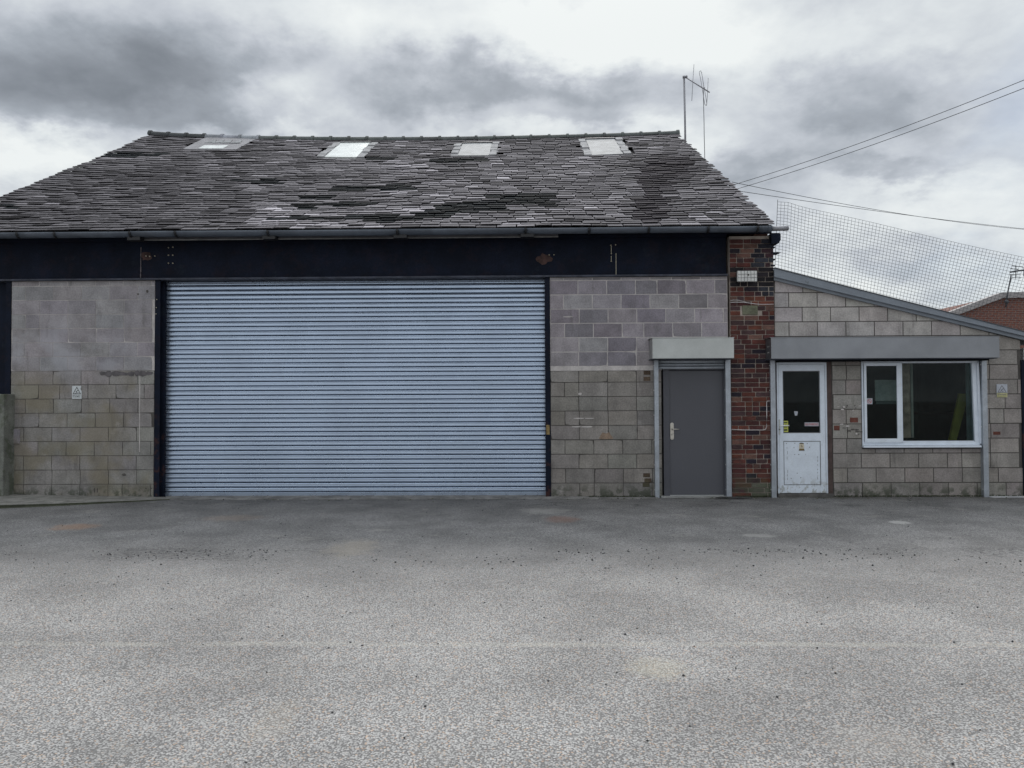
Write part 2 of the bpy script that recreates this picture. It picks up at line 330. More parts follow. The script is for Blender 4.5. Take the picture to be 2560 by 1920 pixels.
def ground_hook(col, c):
    t = c['t']; x, y, z = sepxyz(c)
    wob = M(t, 'MULTIPLY', M(t, 'SUBTRACT', c['nz'](.45, 4), .5), 2.2)
    wobf = M(t, 'MULTIPLY', M(t, 'SUBTRACT', c['nz'](7, 5, .7), .5), .5)
    d = M(t, 'ADD', M(t, 'ADD', y, M(t, 'MULTIPLY', wob, .35)), wobf)          # distance in front of the wall
    old = RAMP(t, d, -3.3, -6.2)                              # 1 on the worn open-textured surfacing; wide ramp also paints in the building's shadow
    def vor(scale, feat='F1'):
        v = N(t, 'ShaderNodeTexVoronoi', feature=feat); v.inputs['Scale'].default_value = scale; t.links.new(c['pos'], v.inputs['Vector']); return v
    v1 = vor(98); v2 = vor(110)
    s1 = N(t, 'ShaderNodeSeparateColor'); t.links.new(v1.outputs['Color'], s1.inputs[0])
    chip = RAMP(t, v1.outputs['Distance'], .72, .46)
    stone = MIX(t, RAMP(t, s1.outputs[0], 0, 1), (.325, .317, .312), (.495, .483, .473))
    stone = MIX(t, RAMP(t, s1.outputs[1], .86, .95), stone, (.50, .38, .30))
    oldc = MIX(t, chip, (.18, .175, .172), stone)
    patch = RAMP(t, c['nz'](.8, 5, .6), .35, .65, .84, 1.12)
    sc = N(t, 'ShaderNodeVectorMath', operation='SCALE'); t.links.new(oldc, sc.inputs[0]); t.links.new(patch, sc.inputs['Scale']); oldc = sc.outputs[0]
    s2 = N(t, 'ShaderNodeSeparateColor'); t.links.new(v2.outputs['Color'], s2.inputs[0])
    new = MIX(t, RAMP(t, s2.outputs[0], .2, 1), (.095, .093, .095), (.23, .225, .22))
    sc = N(t, 'ShaderNodeVectorMath', operation='SCALE'); t.links.new(new, sc.inputs[0])
    t.links.new(M(t, 'MULTIPLY', RAMP(t, c['nz'](1.3, 5), .3, .7, .75, 1.2), RAMP(t, y, -3.4, -.2, 1.22, .92)), sc.inputs['Scale']); new = sc.outputs[0]
    col = MIX(t, old, new, oldc)
    # crumbling seam where the newer strip ends
    seam = M(t, 'MULTIPLY', RAMP(t, d, -4.95, -4.4), RAMP(t, d, -4.0, -4.15))
    seam = M(t, 'MULTIPLY', seam, RAMP(t, c['nz'](18, 4, .7), .46, .58))
    col = MIX(t, M(t, 'MULTIPLY', M(t, 'MULTIPLY', seam, .6), RAMP(t, c['nz'](.35, 2), .42, .58)), col, (.035, .034, .036))
    # dry dusty blooms
    m = RAMP(t, c['nz'](1.9, 5, .65), .57, .75); col = MIX(t, M(t, 'MULTIPLY', m, .30), col, (.42, .40, .37))
    # worn line
    ln = M(t, 'ABSOLUTE', M(t, 'ADD', M(t, 'ADD', y, 7.17), M(t, 'MULTIPLY', wob, .04)))
    m = M(t, 'MULTIPLY', RAMP(t, ln, .06, .02), RAMP(t, c['nz'](3, 4), .30, .6)); col = MIX(t, M(t, 'MULTIPLY', m, .27), col, (.62, .59, .52))
    # stains of rust and spilled lime: px, py, rx, ry, colour, strength
    nstain = M(t, 'MULTIPLY', M(t, 'SUBTRACT', c['nz'](7, 6, .8), .5), 4.5)
    for px, py, rx, ry, cc, st in [(185, 1317, 50, 9, (.30, .16, .08), .6), (1405, 1298, 42, 9, (.20, .10, .07), .6), (1360, 1277, 60, 8, (.36, .35, .33), .5),
                                   (2250, 1306, 22, 4, (.55, .54, .52), .7), (1900, 1339, 40, 5, (.45, .44, .42), .5), (1640, 1670, 70, 30, (.55, .50, .38), .4),
                                   (880, 1370, 60, 25, (.38, .33, .26), .4), (580, 1295, 70, 8, (.30, .23, .18), .4), (2200, 1860, 120, 50, (.50, .46, .42), .3), (690, 1800, 50, 70, (.52, .46, .38), .25)]:
        dr = ray(px, py); tt = -CAM.z/dr.z; g = CAM+dr*tt; d2 = ray(px, py+ry); g2 = CAM+d2*(-CAM.z/d2.z)
        ra = rx/F*(g-CAM).length; rb = abs(g2.y-g.y)
        a = M(t, 'DIVIDE', M(t, 'SUBTRACT', x, g.x), ra); b = M(t, 'DIVIDE', M(t, 'SUBTRACT', y, g.y), rb)
        r = M(t, 'ADD', M(t, 'ADD', M(t, 'MULTIPLY', a, a), M(t, 'MULTIPLY', b, b)), nstain)
        col = MIX(t, RAMP(t, r, 1.5, .1, 0, st*.75), col, cc)
    # cracks in the newer strip, silt and damp along the foot of the walls
    mpv = N(t, 'ShaderNodeMapping'); t.links.new(c['pos'], mpv.inputs[0]); mpv.inputs['Scale'].default_value = (.9, 3.2, 1)
    dv = N(t, 'ShaderNodeVectorMath', operation='ADD'); t.links.new(mpv.outputs[0], dv.inputs[0])
    nc = N(t, 'ShaderNodeTexNoise'); nc.inputs['Scale'].default_value = 2.2; nc.inputs['Detail'].default_value = 5; t.links.new(c['pos'], nc.inputs['Vector']); t.links.new(nc.outputs['Color'], dv.inputs[1])
    cv = N(t, 'ShaderNodeTexVoronoi', feature='DISTANCE_TO_EDGE'); cv.inputs['Scale'].default_value = 1.1; t.links.new(dv.outputs[0], cv.inputs['Vector'])
    crack = M(t, 'MULTIPLY', RAMP(t, cv.outputs['Distance'], .022, .008), M(t, 'MULTIPLY', RAMP(t, y, -1.5, -.6), RAMP(t, c['nz'](.9, 3), .36, .5)))
    col = MIX(t, M(t, 'MULTIPLY', crack, .75), col, (.03, .03, .03))
    silt = M(t, 'MULTIPLY', RAMP(t, M(t, 'ADD', y, M(t, 'MULTIPLY', wobf, .5)), -.42, -.05), RAMP(t, c['nz'](4.5, 5, .7), .40, .60))
    col = MIX(t, M(t, 'MULTIPLY', silt, .6), col, (.07, .068, .05))
    c['rough'] = RAMP(t, old, 0, 1, .8, .72)
    h = M(t, 'ADD', M(t, 'MULTIPLY', chip, M(t, 'ADD', M(t, 'MULTIPLY', old, .6), .12)), M(t, 'MULTIPLY', c['nz'](90, 3), .4))
    c['height'] = M(t, 'ADD', h, M(t, 'MULTIPLY', c['nz'](1.2, 3), 2.0)); return col
GROUND = material('asphalt', (.3, .3, .3), .8, var=0, fine=0, bump=.8, hook=ground_hook, spec=.35)
PEBBLE = material('loose_chippings', tint=True, rough=.85, var=.1, bump=.2)

def glass_mat():
    m = bpy.data.materials.new('window_glass'); m.use_nodes = True; t = m.node_tree; t.nodes.clear()
    fr = N(t, 'ShaderNodeFresnel'); fr.inputs[0].default_value = 1.26
    a = N(t, 'ShaderNodeBsdfTransparent'); a.inputs[0].default_value = (.72, .80, .80, 1); g = N(t, 'ShaderNodeBsdfGlossy'); g.inputs['Roughness'].default_value = .02
    mx = N(t, 'ShaderNodeMixShader'); o = N(t, 'ShaderNodeOutputMaterial')
    t.links.new(fr.outputs[0], mx.inputs[0]); t.links.new(a.outputs[0], mx.inputs[1]); t.links.new(g.outputs[0], mx.inputs[2]); t.links.new(mx.outputs[0], o.inputs[0])
    return m
GLASS = glass_mat()

# ------------------------------------------------------------------ geometry tools
def clip(poly, a, b, c):            # keep a*x + b*z <= c
    out = []
    for i in range(len(poly)):
        p, q = poly[i], poly[(i+1) % len(poly)]
        dp, dq = a*p[0]+b*p[1]-c, a*q[0]+b*q[1]-c
        if dp <= 0: out.append(p)
        if dp*dq < 0:
            s = dp/(dp-dq); out.append((p[0]+(q[0]-p[0])*s, p[1]+(q[1]-p[1])*s))
    return out
def minus(rects, o, mn=.02):
    res = []
    for (x0, x1, z0, z1) in rects:
        a, b, c, d = o
        if b <= x0+mn or a >= x1-mn or d <= z0+mn or c >= z1-mn: res.append((x0, x1, z0, z1)); continue
        if a > x0+mn: res.append((x0, a, z0, z1))
        if b < x1-mn: res.append((b, x1, z0, z1))
        xa, xb = max(a, x0), min(b, x1)
        if d < z1-mn: res.append((xa, xb, d, z1))
        if c > z0+mn: res.append((xa, xb, z0, c))
    return res
def rect(x0, x1, z0, z1): return [(x0, z0), (x1, z0), (x1, z1), (x0, z1)]
def jit(c, a):
    g = 1+rnd.uniform(-a, a); return tuple(max(0, v*g*(1+rnd.uniform(-.025, .025))) for v in c)
def wall(parent, x0, x1, z0, rows, bl, bh, joint, mortar, colfn, openings=(), slope=None, ztop=None, y=0.0, thick=.2, start=0, proud=.006, label=None):
    zt = ztop if ztop is not None else z0+rows*bh
    rs = [(x0, x1, z0, zt)]; w = None
    for o in openings: rs = minus(rs, o)
    for r in sorted(rs, key=lambda r: -(r[1]-r[0])*(r[3]-r[2])):
        pl = rect(*r)
        if slope: pl = clip(pl, *slope)
        if len(pl) > 2:
            core = MB().prism(pl, y+proud, y+thick)
            if w is None: w = core.build('block_wall', mortar, parent, label=label)
            else: core.build('mortar_bed', mortar, w)
    for r in range(rows):
        za, zb = z0+r*bh, z0+(r+1)*bh
        if za >= zt: break
        x = x0-(bl/2 if (r+start) % 2 else 0)+rnd.uniform(-.012, .012)
        while x < x1:
            L = bl*(1 if rnd.random() > .06 else rnd.choice((.5, .75)))
            xa, xb = max(x, x0), min(x+L, x1)
            if xb-xa > .05:
                rs = [(xa+joint/2, xb-joint/2, za+joint/2+rnd.uniform(-.001, .001), min(zb, zt)-joint/2)]
                for o in openings: rs = minus(rs, (o[0]-joint, o[1]+joint, o[2]-joint, o[3]+joint))
                for q in rs:
                    if q[1]-q[0] < .04 or q[3]-q[2] < .03: continue
                    pl = rect(*q)
                    if not slope:
                        c4 = []
                        for ci, (vx, vz) in enumerate(pl):
                            nx_, nz_ = pl[(ci+1) % 4]
                            c4.append((vx+rnd.uniform(-.002, .002), vz+rnd.uniform(-.002, .002)))
                            for ff in (.33, .66): c4.append((vx+(nx_-vx)*ff+rnd.uniform(-.0015, .0015), vz+(nz_-vz)*ff+rnd.uniform(-.0015, .0015)))
                        if rnd.random() < .25:
                            ci = rnd.choice((0, 3, 6, 9)); cx_, cz_ = c4[ci]; gx_, gz_ = (q[0]+q[1])/2, (q[2]+q[3])/2
                            c4[ci] = (cx_+(gx_-cx_)*.06, cz_+(gz_-cz_)*.10)
                        pl = c4
                    if slope: pl = clip(pl, slope[0], slope[1], slope[2]-.012)
                    if len(pl) < 3: continue
                    MB().prism(pl, y-rnd.uniform(0, .003), y+.05, colfn((q[0]+q[1])/2, (q[2]+q[3])/2)).build('block', BLOCK, w)
            x += L
    return w

# ================================================================== ground
m = MB()
m.add([(-600, -600, 0), (600, -600, 0), (600, 900, 0), (-600, 900, 0)], [(0, 1, 2, 3)])
m.build('ground', GROUND, origin=(0, 0, 0), kind='structure')

# measured levels
zb = .0
ZL = PZ(900, 697)                      # underside of the steel beam
BH = .2245
# ================================================================== warehouse
wx0, wx1 = PX(-200), PX(1937)
WH = empty('warehouse', ((wx0+wx1)/2, 0, 0), 'long single-storey workshop with a sagging stone-slate roof, black steel beam and block infill', 'warehouse')

xA0, xA1 = PX(27), PX(386); xB0, xB1 = PX(1376), PX(1821)
up_grey = lambda x, z: jit((.305, .288, .300), .08)
low_grey = lambda x, z: jit((.268, .253, .242), .09)
zs = BH*9-.005
wall(WH, xA0, xA1, 0, 9,   .45, BH, .009, MORTAR_DARK, low_grey, ztop=zs, start=1)
wall(WH, xA0, xA1, zs, 7, .45, BH, .009, MORTAR_PALE, up_grey, ztop=ZL-.005, proud=.003, start=0)
# door opening in the right bay
dox0, dox1, doz1 = PX(1654), PX(1816), PZ(1730, 900)
zs2 = PZ(1500, 921)
def upB(x, z): return jit((.225, .208, .228) if rnd.random() < .35 else (.31, .288, .305), .09)
wall(WH, xB0, xB1, 0, 9,   .45, BH, .011, MORTAR_DARK, lambda x, z: jit((.245, .228, .212), .12), openings=[(dox0, dox1, -1, doz1)], ztop=zs2-.035, start=0)
MB().box(xB0, dox0, -.004, .2, zs2-.035, zs2+.035).build('mortar_ledge', MORTAR_PALE, WH)
wall(WH, xB0, xB1, zs2+.035, 7, .45, BH, .013, MORTAR_PALE, upB, openings=[(dox0, dox1, -1, doz1)], ztop=ZL-.005, proud=.002, start=1)
MB().box(PX(28, -.02), PX(50, -.02), -.022, .0, PZ(40, 1109), PZ(40, 1073)).build('patch_plate', BLOCK, WH, bevel=.004, label='smooth grey patch plate low on the left block wall')
bpy.data.objects['patch_plate'].data.color_attributes['tint'].data.foreach_set('color', [.30, .28, .31, 1]*len(bpy.data.objects['patch_plate'].data.vertices))

PATCH = material('peach_render', (.26, .19, .14), .95, var=.25, vscale=14, bump=.6)
def patch(px, py, w, h, mat, name='mortar_smear', proud=.007, dome=False):
    p = P(px, py, -.004); pl = []
    for i in range(16):
        a = 2*math.pi*i/16; rr = rnd.uniform(.8, 1.12); sn_ = math.sin(a)
        if dome and sn_ < 0: sn_ *= .15
        pl.append((p.x+w/160*rr*math.cos(a), p.z+h/160*rr*sn_))
    MB().prism(pl, -proud-rnd.uniform(0, .0006), -.001).build(name, mat, WH)
patch(1515, 1096, 19, 15, PATCH, dome=True)
for px, py in [(1618, 932), (1618, 947), (1617, 1188), (1620, 1201), (1616, 1212)]:
    a, b = P(px-9, py+5, -.004), P(px+8, py-5, -.004); MB().box(a.x, b.x, -.0065, .01, a.z, b.z, jit((.10, .07, .05), .2)).build('brick', BRICK, WH, bevel=.003, label='dark brick fragment in the block wall beside the grey door')
SMEARD = material('dark_cement', (.12, .11, .115), .95, var=.25, vscale=10)
for i in range(9): patch(258+i*14+rnd.uniform(-3, 3), 932+rnd.uniform(0, 3), rnd.uniform(7, 12), rnd.uniform(4, 9), SMEARD)
for px, py, w, h in [(236, 1226, 1.4, 6), (243, 1226, 1.2, 6), (310, 1187, 6, 3.5), (365, 1221, 2, 2), (378, 1221, 2, 2), (368, 728, 3, 4), (345, 735, 3, 2)]: patch(px, py, w, h, MORTAR_DARK)  # first pair are dark slots, painted on as flat dark patches
for px, py, w, h in [(1446, 1046, 14, 1.6), (1474, 1046, 12, 1.5), (1440, 1067, 12, 2), (1468, 1067, 16, 2), (1450, 985, 5, 3), (1420, 792, 14, 1.5)]: patch(px, py, w, h, MORTAR_PALE)
a, b = P(349, 935, -.004), P(353, 1130, -.004); MB().box(a.x, a.x+.012, -.0068, .0, b.z, a.z).build('mortar_smear', MORTAR_PALE, WH)
# steel beam: web, flanges
bx0, bx1 = PX(-200), PX(1821)
ZT = ZL+.62
MB().box(bx0, bx1, .06, .09, ZL+.03, ZT).build('beam_web', STEEL, WH)
MB().box(bx0, bx1, -.045, .2, ZL, ZL+.03).build('beam_flange', FLANGE, WH, bevel=.004)  # bottom flange coloured paler than the web to look lit
MB().box(bx0, bx1, .0, .2, ZT, ZT+.05).build('beam_flange', STEEL, WH)
m = MB(); xs = PX(350, .055)
for i in range(14):
    z = ZL+.04+i*.036; w = .006*rnd.uniform(.5, 1.3)
    m.box(xs-w+rnd.uniform(-.003, .003), xs+w, .05, .06, z, z+.034)
m.build('weld_seam', material('weld_scale', (.16, .14, .15), .8, var=.3, vscale=20), WH)
BOLT = material('bright_bolt', (.46, .42, .33), .5, .3, var=.1, bump=0)
for (px, py) in [(365, 640), (374, 641), (387, 640), (421, 619), (432, 618), (421, 638), (432, 638), (421, 658), (432, 658), (1373, 637), (1385, 637),
                 (1527, 613), (1539, 612), (1528, 634), (1540, 635), (1528, 653), (1540, 655)]:
    p = P(px, py, .05); MB().tube([(p.x, .06, p.z), (p.x, .045, p.z)], .011, 6).build('bolt', BOLT, WH)
for (px, pa, pb) in [(1528, 613, 636), (1528, 640, 653), (1540, 637, 655), (1540, 657, 690)]:
    a, b = P(px, pa, .055), P(px, pb, .055)
    MB().box(a.x-.004, a.x+.004, .052, .06, b.z, a.z).build('paint_run', BOLT, WH)
RUSTP = material('rust_patch', (.06, .032, .028), .85, var=.5, vscale=9, bump=.6)
for (px, py, w, h) in [(366, 641, .10, .08), (1360, 647, .13, .09)]:
    p = P(px, py, .055); pl = []
    for i in range(14):
        a = 2*math.pi*i/14; r = rnd.uniform(.65, 1.1); pl.append((p.x+w*r*math.cos(a), p.z+h*r*math.sin(a)))
    MB().prism(pl, .056, .06).build('rust_patch', RUSTP, WH)
# eaves: soffit board, fascia
GY = -.30
MB().box(bx0, PX(1935), .02, .06, ZT+.05, PZ(1280, 573, -.36)+.12).build('eaves_board', STEEL, WH)
xf0, xf1 = PX(332, -.2), PX(1398, -.2)
zf = PZ(900, 597, -.2)
MB().box(xf0, xf1, -.215, -.195, zf, zf+.13).build('fascia_board', material('faded_fascia', (.085, .085, .095), .7, var=.3, vscale=4), WH, bevel=.003)
MB().box(xf0, xf1, -.222, -.213, zf-.006, zf+.012).build('fascia_trim', material('pale_trim', (.20, .20, .20), .7, var=.3, vscale=6), WH)
# columns
def column(px0, px1, y0, y1, label=None):
    x0, x1 = PX(px0), PX(px1); m = MB()
    m.box(x0, x1, y0, y0+.014, 0, ZL); m.box((x0+x1)/2-.006, (x0+x1)/2+.006, y0+.014, y1-.014, 0, ZL); m.box(x0, x1, y1-.014, y1, 0, ZL)
    return m.build('steel_column', STEEL, WH, label=label)
c1 = column(387, 400, -.012, .2); c2 = column(1363, 1376, -.012, .2); c3 = column(14, 26.5, -.012, .2, 'rust-brown steel column beside the mossy pillar')
for px, py in [(392, 749), (391, 769), (390, 785)]:
    p = P(px, py, -.012); MB().tube([(p.x, -.012, p.z), (p.x, -.018, p.z)], .009, 6).build('rivet', BOLT, c1)
for py in (710, 735, 756):
    p = P(1369, py, -.012); MB().tube([(p.x, -.012, p.z), (p.x, -.016, p.z)], .009, 6).build('rivet', BLACK, c2)
p = P(1370, 1072, -.014); MB().box(p.x-.028, p.x+.025, -.0155, -.012, p.z-.09, p.z+.06).build('paint_smear', material('ochre_smear', (.20, .14, .06), .8, var=.5, vscale=15), c2)
# dark panel left of the column
MB().box(bx0, PX(14), .10, .12, 0, ZL).build('steel_panel', STEEL, WH)

# roller shutter
SY = .17
sx0, sx1 = PX(404, SY), PX(1366, SY)
RS = MB().box(sx0-.06, sx1+.04, SY+.022, SY+.04, .02, ZL).build('roller_shutter', DARKVOID, WH, label='wide galvanised roller shutter, fully closed')  # dark backing sheet gives the painted shade lines between slats
pitch = (PZ(900, 701, SY)-.075)/46
prof = [(.004, 0), (-.003, -.001), (-.009, -.005), (-.0135, -.010), (-.0165, -.017), (-.0155, -.020), (-.0075, -.0235), (-.0080, -.036), (-.0090, -.048), (-.0085, -.058), (-.004, -.063), (.004, -.066), (.006, -.066), (.006, 0)]
k = pitch/.075
for i in range(46):
    zt = .075+pitch*(i+1)
    dz = rnd.uniform(-.0008, .0008)
    pl = [(SY+a*1.15, zt+b*k+dz) for a, b in prof]
    m = MB(); m.prism_x(pl, sx0, sx1, smooth=True)
    for j in range(len(m.sm)):
        m.sm[j] = False
    m.build('slat', GALV, RS)
MB().box(sx0, sx1, SY-.022, SY+.01, .012, .075).build('bottom_rail', GALV, RS, bevel=.004)
MB().box(PX(403, .12), PX(412.5, .12), .09, .165, 0, ZL).build('shutter_guide', STEEL, WH)
MB().box(PX(1366, .12), PX(1374, .12), .09, .165, 0, ZL).build('shutter_guide', STEEL, WH)

# ---- roof
ye, yr = -.36, 7.0
xeR, xrR = PX(1946, ye), PX(1702, yr)
xeL, xrL = PX(-225, ye), PX(376, yr)
ze = PZ(1280, 573, ye); zr = PZ(1700, 337, yr)
RT = PZ(376, 338, yr)-zr
Ls = math.hypot(yr-ye, zr-ze); cs, sn = (yr-ye)/Ls, (zr-ze)/Ls
def sag(x):
    t = (x-xrL)/(xrR-xrL); t = min(1, max(0, t))
    return .155*max(0, math.sin(math.pi*t**.85))**.8 if 0 < t < 1 else 0
def R(x, s, h=0.0):
    q = max(0.0, s/Ls)
    dz = -sag(x)*q**1.2 - .03*math.sin(math.pi*min(1, max(0, q)))*(1+.6*math.sin(x*1.3)) + .014*noise.noise(Vector((x*.9, s*.9, 0)))
    dz += q*RT*(xrR-x)/(xrR-xrL)
    return Vector((x, ye+s*cs-h*sn, ze+s*sn+h*cs+dz))
def edge(s): q = s/Ls; return xeL+(xrL-xeL)*q, xeR+(xrR-xeR)*q
def roofpt(px, py):                 # measured point on the roof plane
    d = ray(px, py); n = Vector((0, -sn, cs)); o = Vector((0, ye, ze)); t = (o-CAM).dot(n)/d.dot(n); q = CAM+d*t
    return q.x, (q.y-ye)/cs
m = MB(); nx, ns = 30, 12; vs = []
for j in range(ns+1):
    s = Ls*j/ns; a, b = edge(s); vs += [R(a+.06+(b-a-.12)*i/nx, s, -.02) for i in range(nx+1)]
fs = [(j*(nx+1)+i, j*(nx+1)+i+1, (j+1)*(nx+1)+i+1, (j+1)*(nx+1)+i) for j in range(ns) for i in range(nx)]
m.add(vs, fs)
a0, b0 = edge(0); a1, b1 = edge(Ls)
m.add([(a1, yr, zr-.05), (b1, yr, zr-.05), (b0, 2*yr-ye, ze), (a0, 2*yr-ye, ze)], [(0, 1, 2, 3)])
ROOF = m.build('roof', material('roof_underlay', (.012, .012, .014), .9, var=.3), WH)

holes = []
for q in [((532, 346), (639, 348), (463, 376), (590, 379)), ((840, 353), (937, 355), (801, 388), (910, 390)), ((1143, 355), (1242, 354), (1129, 387), (1242, 387)), ((1446, 348), (1550, 346), (1468, 385), (1572, 384))]:
    pts = [roofpt(*p) for p in q]; xa = (pts[0][0]+pts[2][0])/2; xb = (pts[1][0]+pts[3][0])/2
    sa = (pts[2][1]+pts[3][1])/2; sb = (pts[0][1]+pts[1][1])/2
    holes.append((xa, xb, sa, min(sb, Ls-.12)))
BLOBS = [(860, 480, 50, 9, -1), (985, 478, 60, 10, -1), (800, 500, 40, 8, -1), (870, 520, 60, 9, -1), (770, 523, 45, 8, -1), (930, 552, 90, 9, -1), (1010, 556, 70, 8, -1), (1090, 545, 60, 10, -1), (1150, 530, 70, 12, -1),
         (1230, 520, 60, 14, -1), (1290, 500, 70, 9, -1), (1345, 500, 45, 7, -1), (1120, 408, 60, 7, -1), (1180, 405, 30, 4, -1), (950, 402, 30, 5, -1), (640, 460, 45, 5, -1), (680, 462, 25, 5, -1), (310, 393, 90, 6, -1), (1330, 515, 60, 8, -1), (760, 555, 70, 6, -1), (20, 525, 30, 5, -1),
         (1030, 533, 80, 9, 1), (760, 543, 90, 12, 1), (700, 530, 60, 8, 1), (900, 532, 60, 10, 1), (1010, 420, 90, 30, .5), (1240, 430, 50, 60, .35), (720, 350, 80, 25, .4), (840, 440, 50, 20, .4), (1000, 545, 300, 20, .35), (700, 568, 200, 6, .7), (1150, 500, 250, 60, .25), (1400, 470, 200, 70, .15), (520, 440, 60, 60, .12)]
def influence(px, py, cx, cy, rx, ry): return math.exp(-(((px-cx)/rx)**2+((py-cy)/ry)**2))
inv = ROT.transposed()
def topx(p):
    c = inv @ (p-CAM); return 1280+F*c.x/-c.z, 960+F*(-c.y/-c.z)
def slate_col(x, s):
    px, py = topx(R(x, s)); base = [.188, .178, .190]; g = rnd.uniform(.72, 1.26)*(1+.35*noise.noise(Vector((x*.55, s*.9, 4))))
    l = d = 0
    for b in BLOBS:
        v = influence(px, py, *b[:4])
        if b[4] < 0: d = max(d, v)
        else: l = max(l, v*b[4])
    if d > rnd.uniform(.18, .6): return jit((.020, .023, .026), .35)
    st = max(influence(px, py, 1640, 450, 55, 55), influence(px, py, 1625, 530, 50, 45), .8*influence(px, py, 1680, 430, 80, 50))
    st = max(0, min(1, (st-.28)*2.2))
    g *= 1+1.1*l
    if rnd.random() < .06+.35*l: g *= 1.7
    if rnd.random() < .10: g *= .45
    if px < 620: g *= .78
    c = [v*g for v in base]; st = min(1, st*1.3)
    return tuple(a*(1-st*.85)+b*st*.85 for a, b in zip(c, (.032, .027, .034)))
s = 0.0; row = 0; nind = 0
rest = MB()
while s < Ls-.05:
    q = s/Ls; ex = .138+.085*q**1.2; a, b = edge(s); x = a+rnd.uniform(-.25, 0); wbase = .29+.05*q
    while x < b:
        w = wbase*rnd.uniform(.82, 1.18); xa, xb = max(x, a+rnd.uniform(-.035, .02)), min(x+w, b+rnd.uniform(-.03, .03))
        x += w
        if xb-xa < .07: continue
        xm = (xa+xb)/2; skip = False
        for h in holes:
            if s+ex > h[2]+.03 and s < h[3]:
                if h[0] < xm < h[1]: skip = True
                elif xa < h[0] < xb: xb = h[0]
                elif xa < h[1] < xb: xa = h[1]
        if skip or xb-xa < .05: continue
        g = rnd.uniform(.005, .011); t0 = rnd.uniform(.022, .036); lift = rnd.uniform(0, .010); sk = rnd.uniform(-.006, .006); ds = rnd.uniform(-.014, .014)
        ov = .05; sa, sb = s-.012+ds, min(s+ex+ov, Ls)
        if row == 0: sa -= rnd.uniform(0, .025)
        ch = rnd.uniform(.006, .022)
        low = .022+lift
        pts = [(xa+g+ch, sa+sk), (xb-g-ch, sa-sk), (xb-g, sa-sk+ch*.8), (xb-g, sb), (xa+g, sb), (xa+g, sa+sk+ch*.8)]
        top, bot = [], []
        for (u, v) in pts:
            fr = (v-sa)/max(.01, sb-sa); hh = low+t0*(1-fr*.85); top.append(R(u, v, hh)); bot.append(R(u, v, hh-t0*.5))
        n = 6; fs = [tuple(range(n)), tuple(range(2*n-1, n-1, -1))]+[(i, i+n, (i+1) % n+n, (i+1) % n) for i in range(n) if i != 0]
        c = slate_col(xm, s); ce = tuple(v*.3 for v in c); ef = [top[0], top[1], bot[1], bot[0]]     # lower edge face darkened to paint the shadow line between courses
        vis = -60 < topx(R(xm, s))[0]
        if nind < 300 and vis:
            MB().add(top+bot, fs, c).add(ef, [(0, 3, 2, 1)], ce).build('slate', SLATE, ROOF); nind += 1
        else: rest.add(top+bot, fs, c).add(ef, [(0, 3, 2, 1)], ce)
    s += ex; row += 1
rest.build('slate_courses', SLATE, ROOF, kind='stuff')

# ridge tiles
x = xrR; i = 0; TL = .457
ntile = int((xrR-xrL)/TL)+1
while x > xrL:
    xa = max(x-TL, xrL-.05); zc_ = zr-sag((x+xa)/2)-.03+RT*(xrR-(x+xa)/2)/(xrR-xrL); r = .135
    col = (.075, .085, .082) if i < ntile-5 else (.045, .05, .052)
    if i in (ntile-6, ntile-7, ntile-5): col = (.26, .27, .30)
    m = MB()
    arc = lambda rr, th: (yr+rr*math.cos(th)*1.0, zc_+rr*math.sin(th)*.95)
    def half(rr, xa_, xb_):
        pl = [arc(rr, math.pi*k_/8) for k_ in range(9)]
        z1 = -(sag(xa_)-sag((x+xa)/2)); z2 = -(sag(xb_)-sag((x+xa)/2))
        n = 9; vs = [(xa_, y_, z_+z1) for y_, z_ in pl]+[(xb_, y_, z_+z2) for y_, z_ in pl]
        m.add(vs, [tuple(range(n)), tuple(range(2*n-1, n-1, -1)), (0, n, 2*n-1, n-1)]+[(k_, k_+1, k_+1+n, k_+n) for k_ in range(n-1)], jit(col, .2))
    half(r, xa, x); half(r+.022, x-.055, x+.005)
    m.build('ridge_tile', RIDGE, ROOF); x -= TL; i += 1

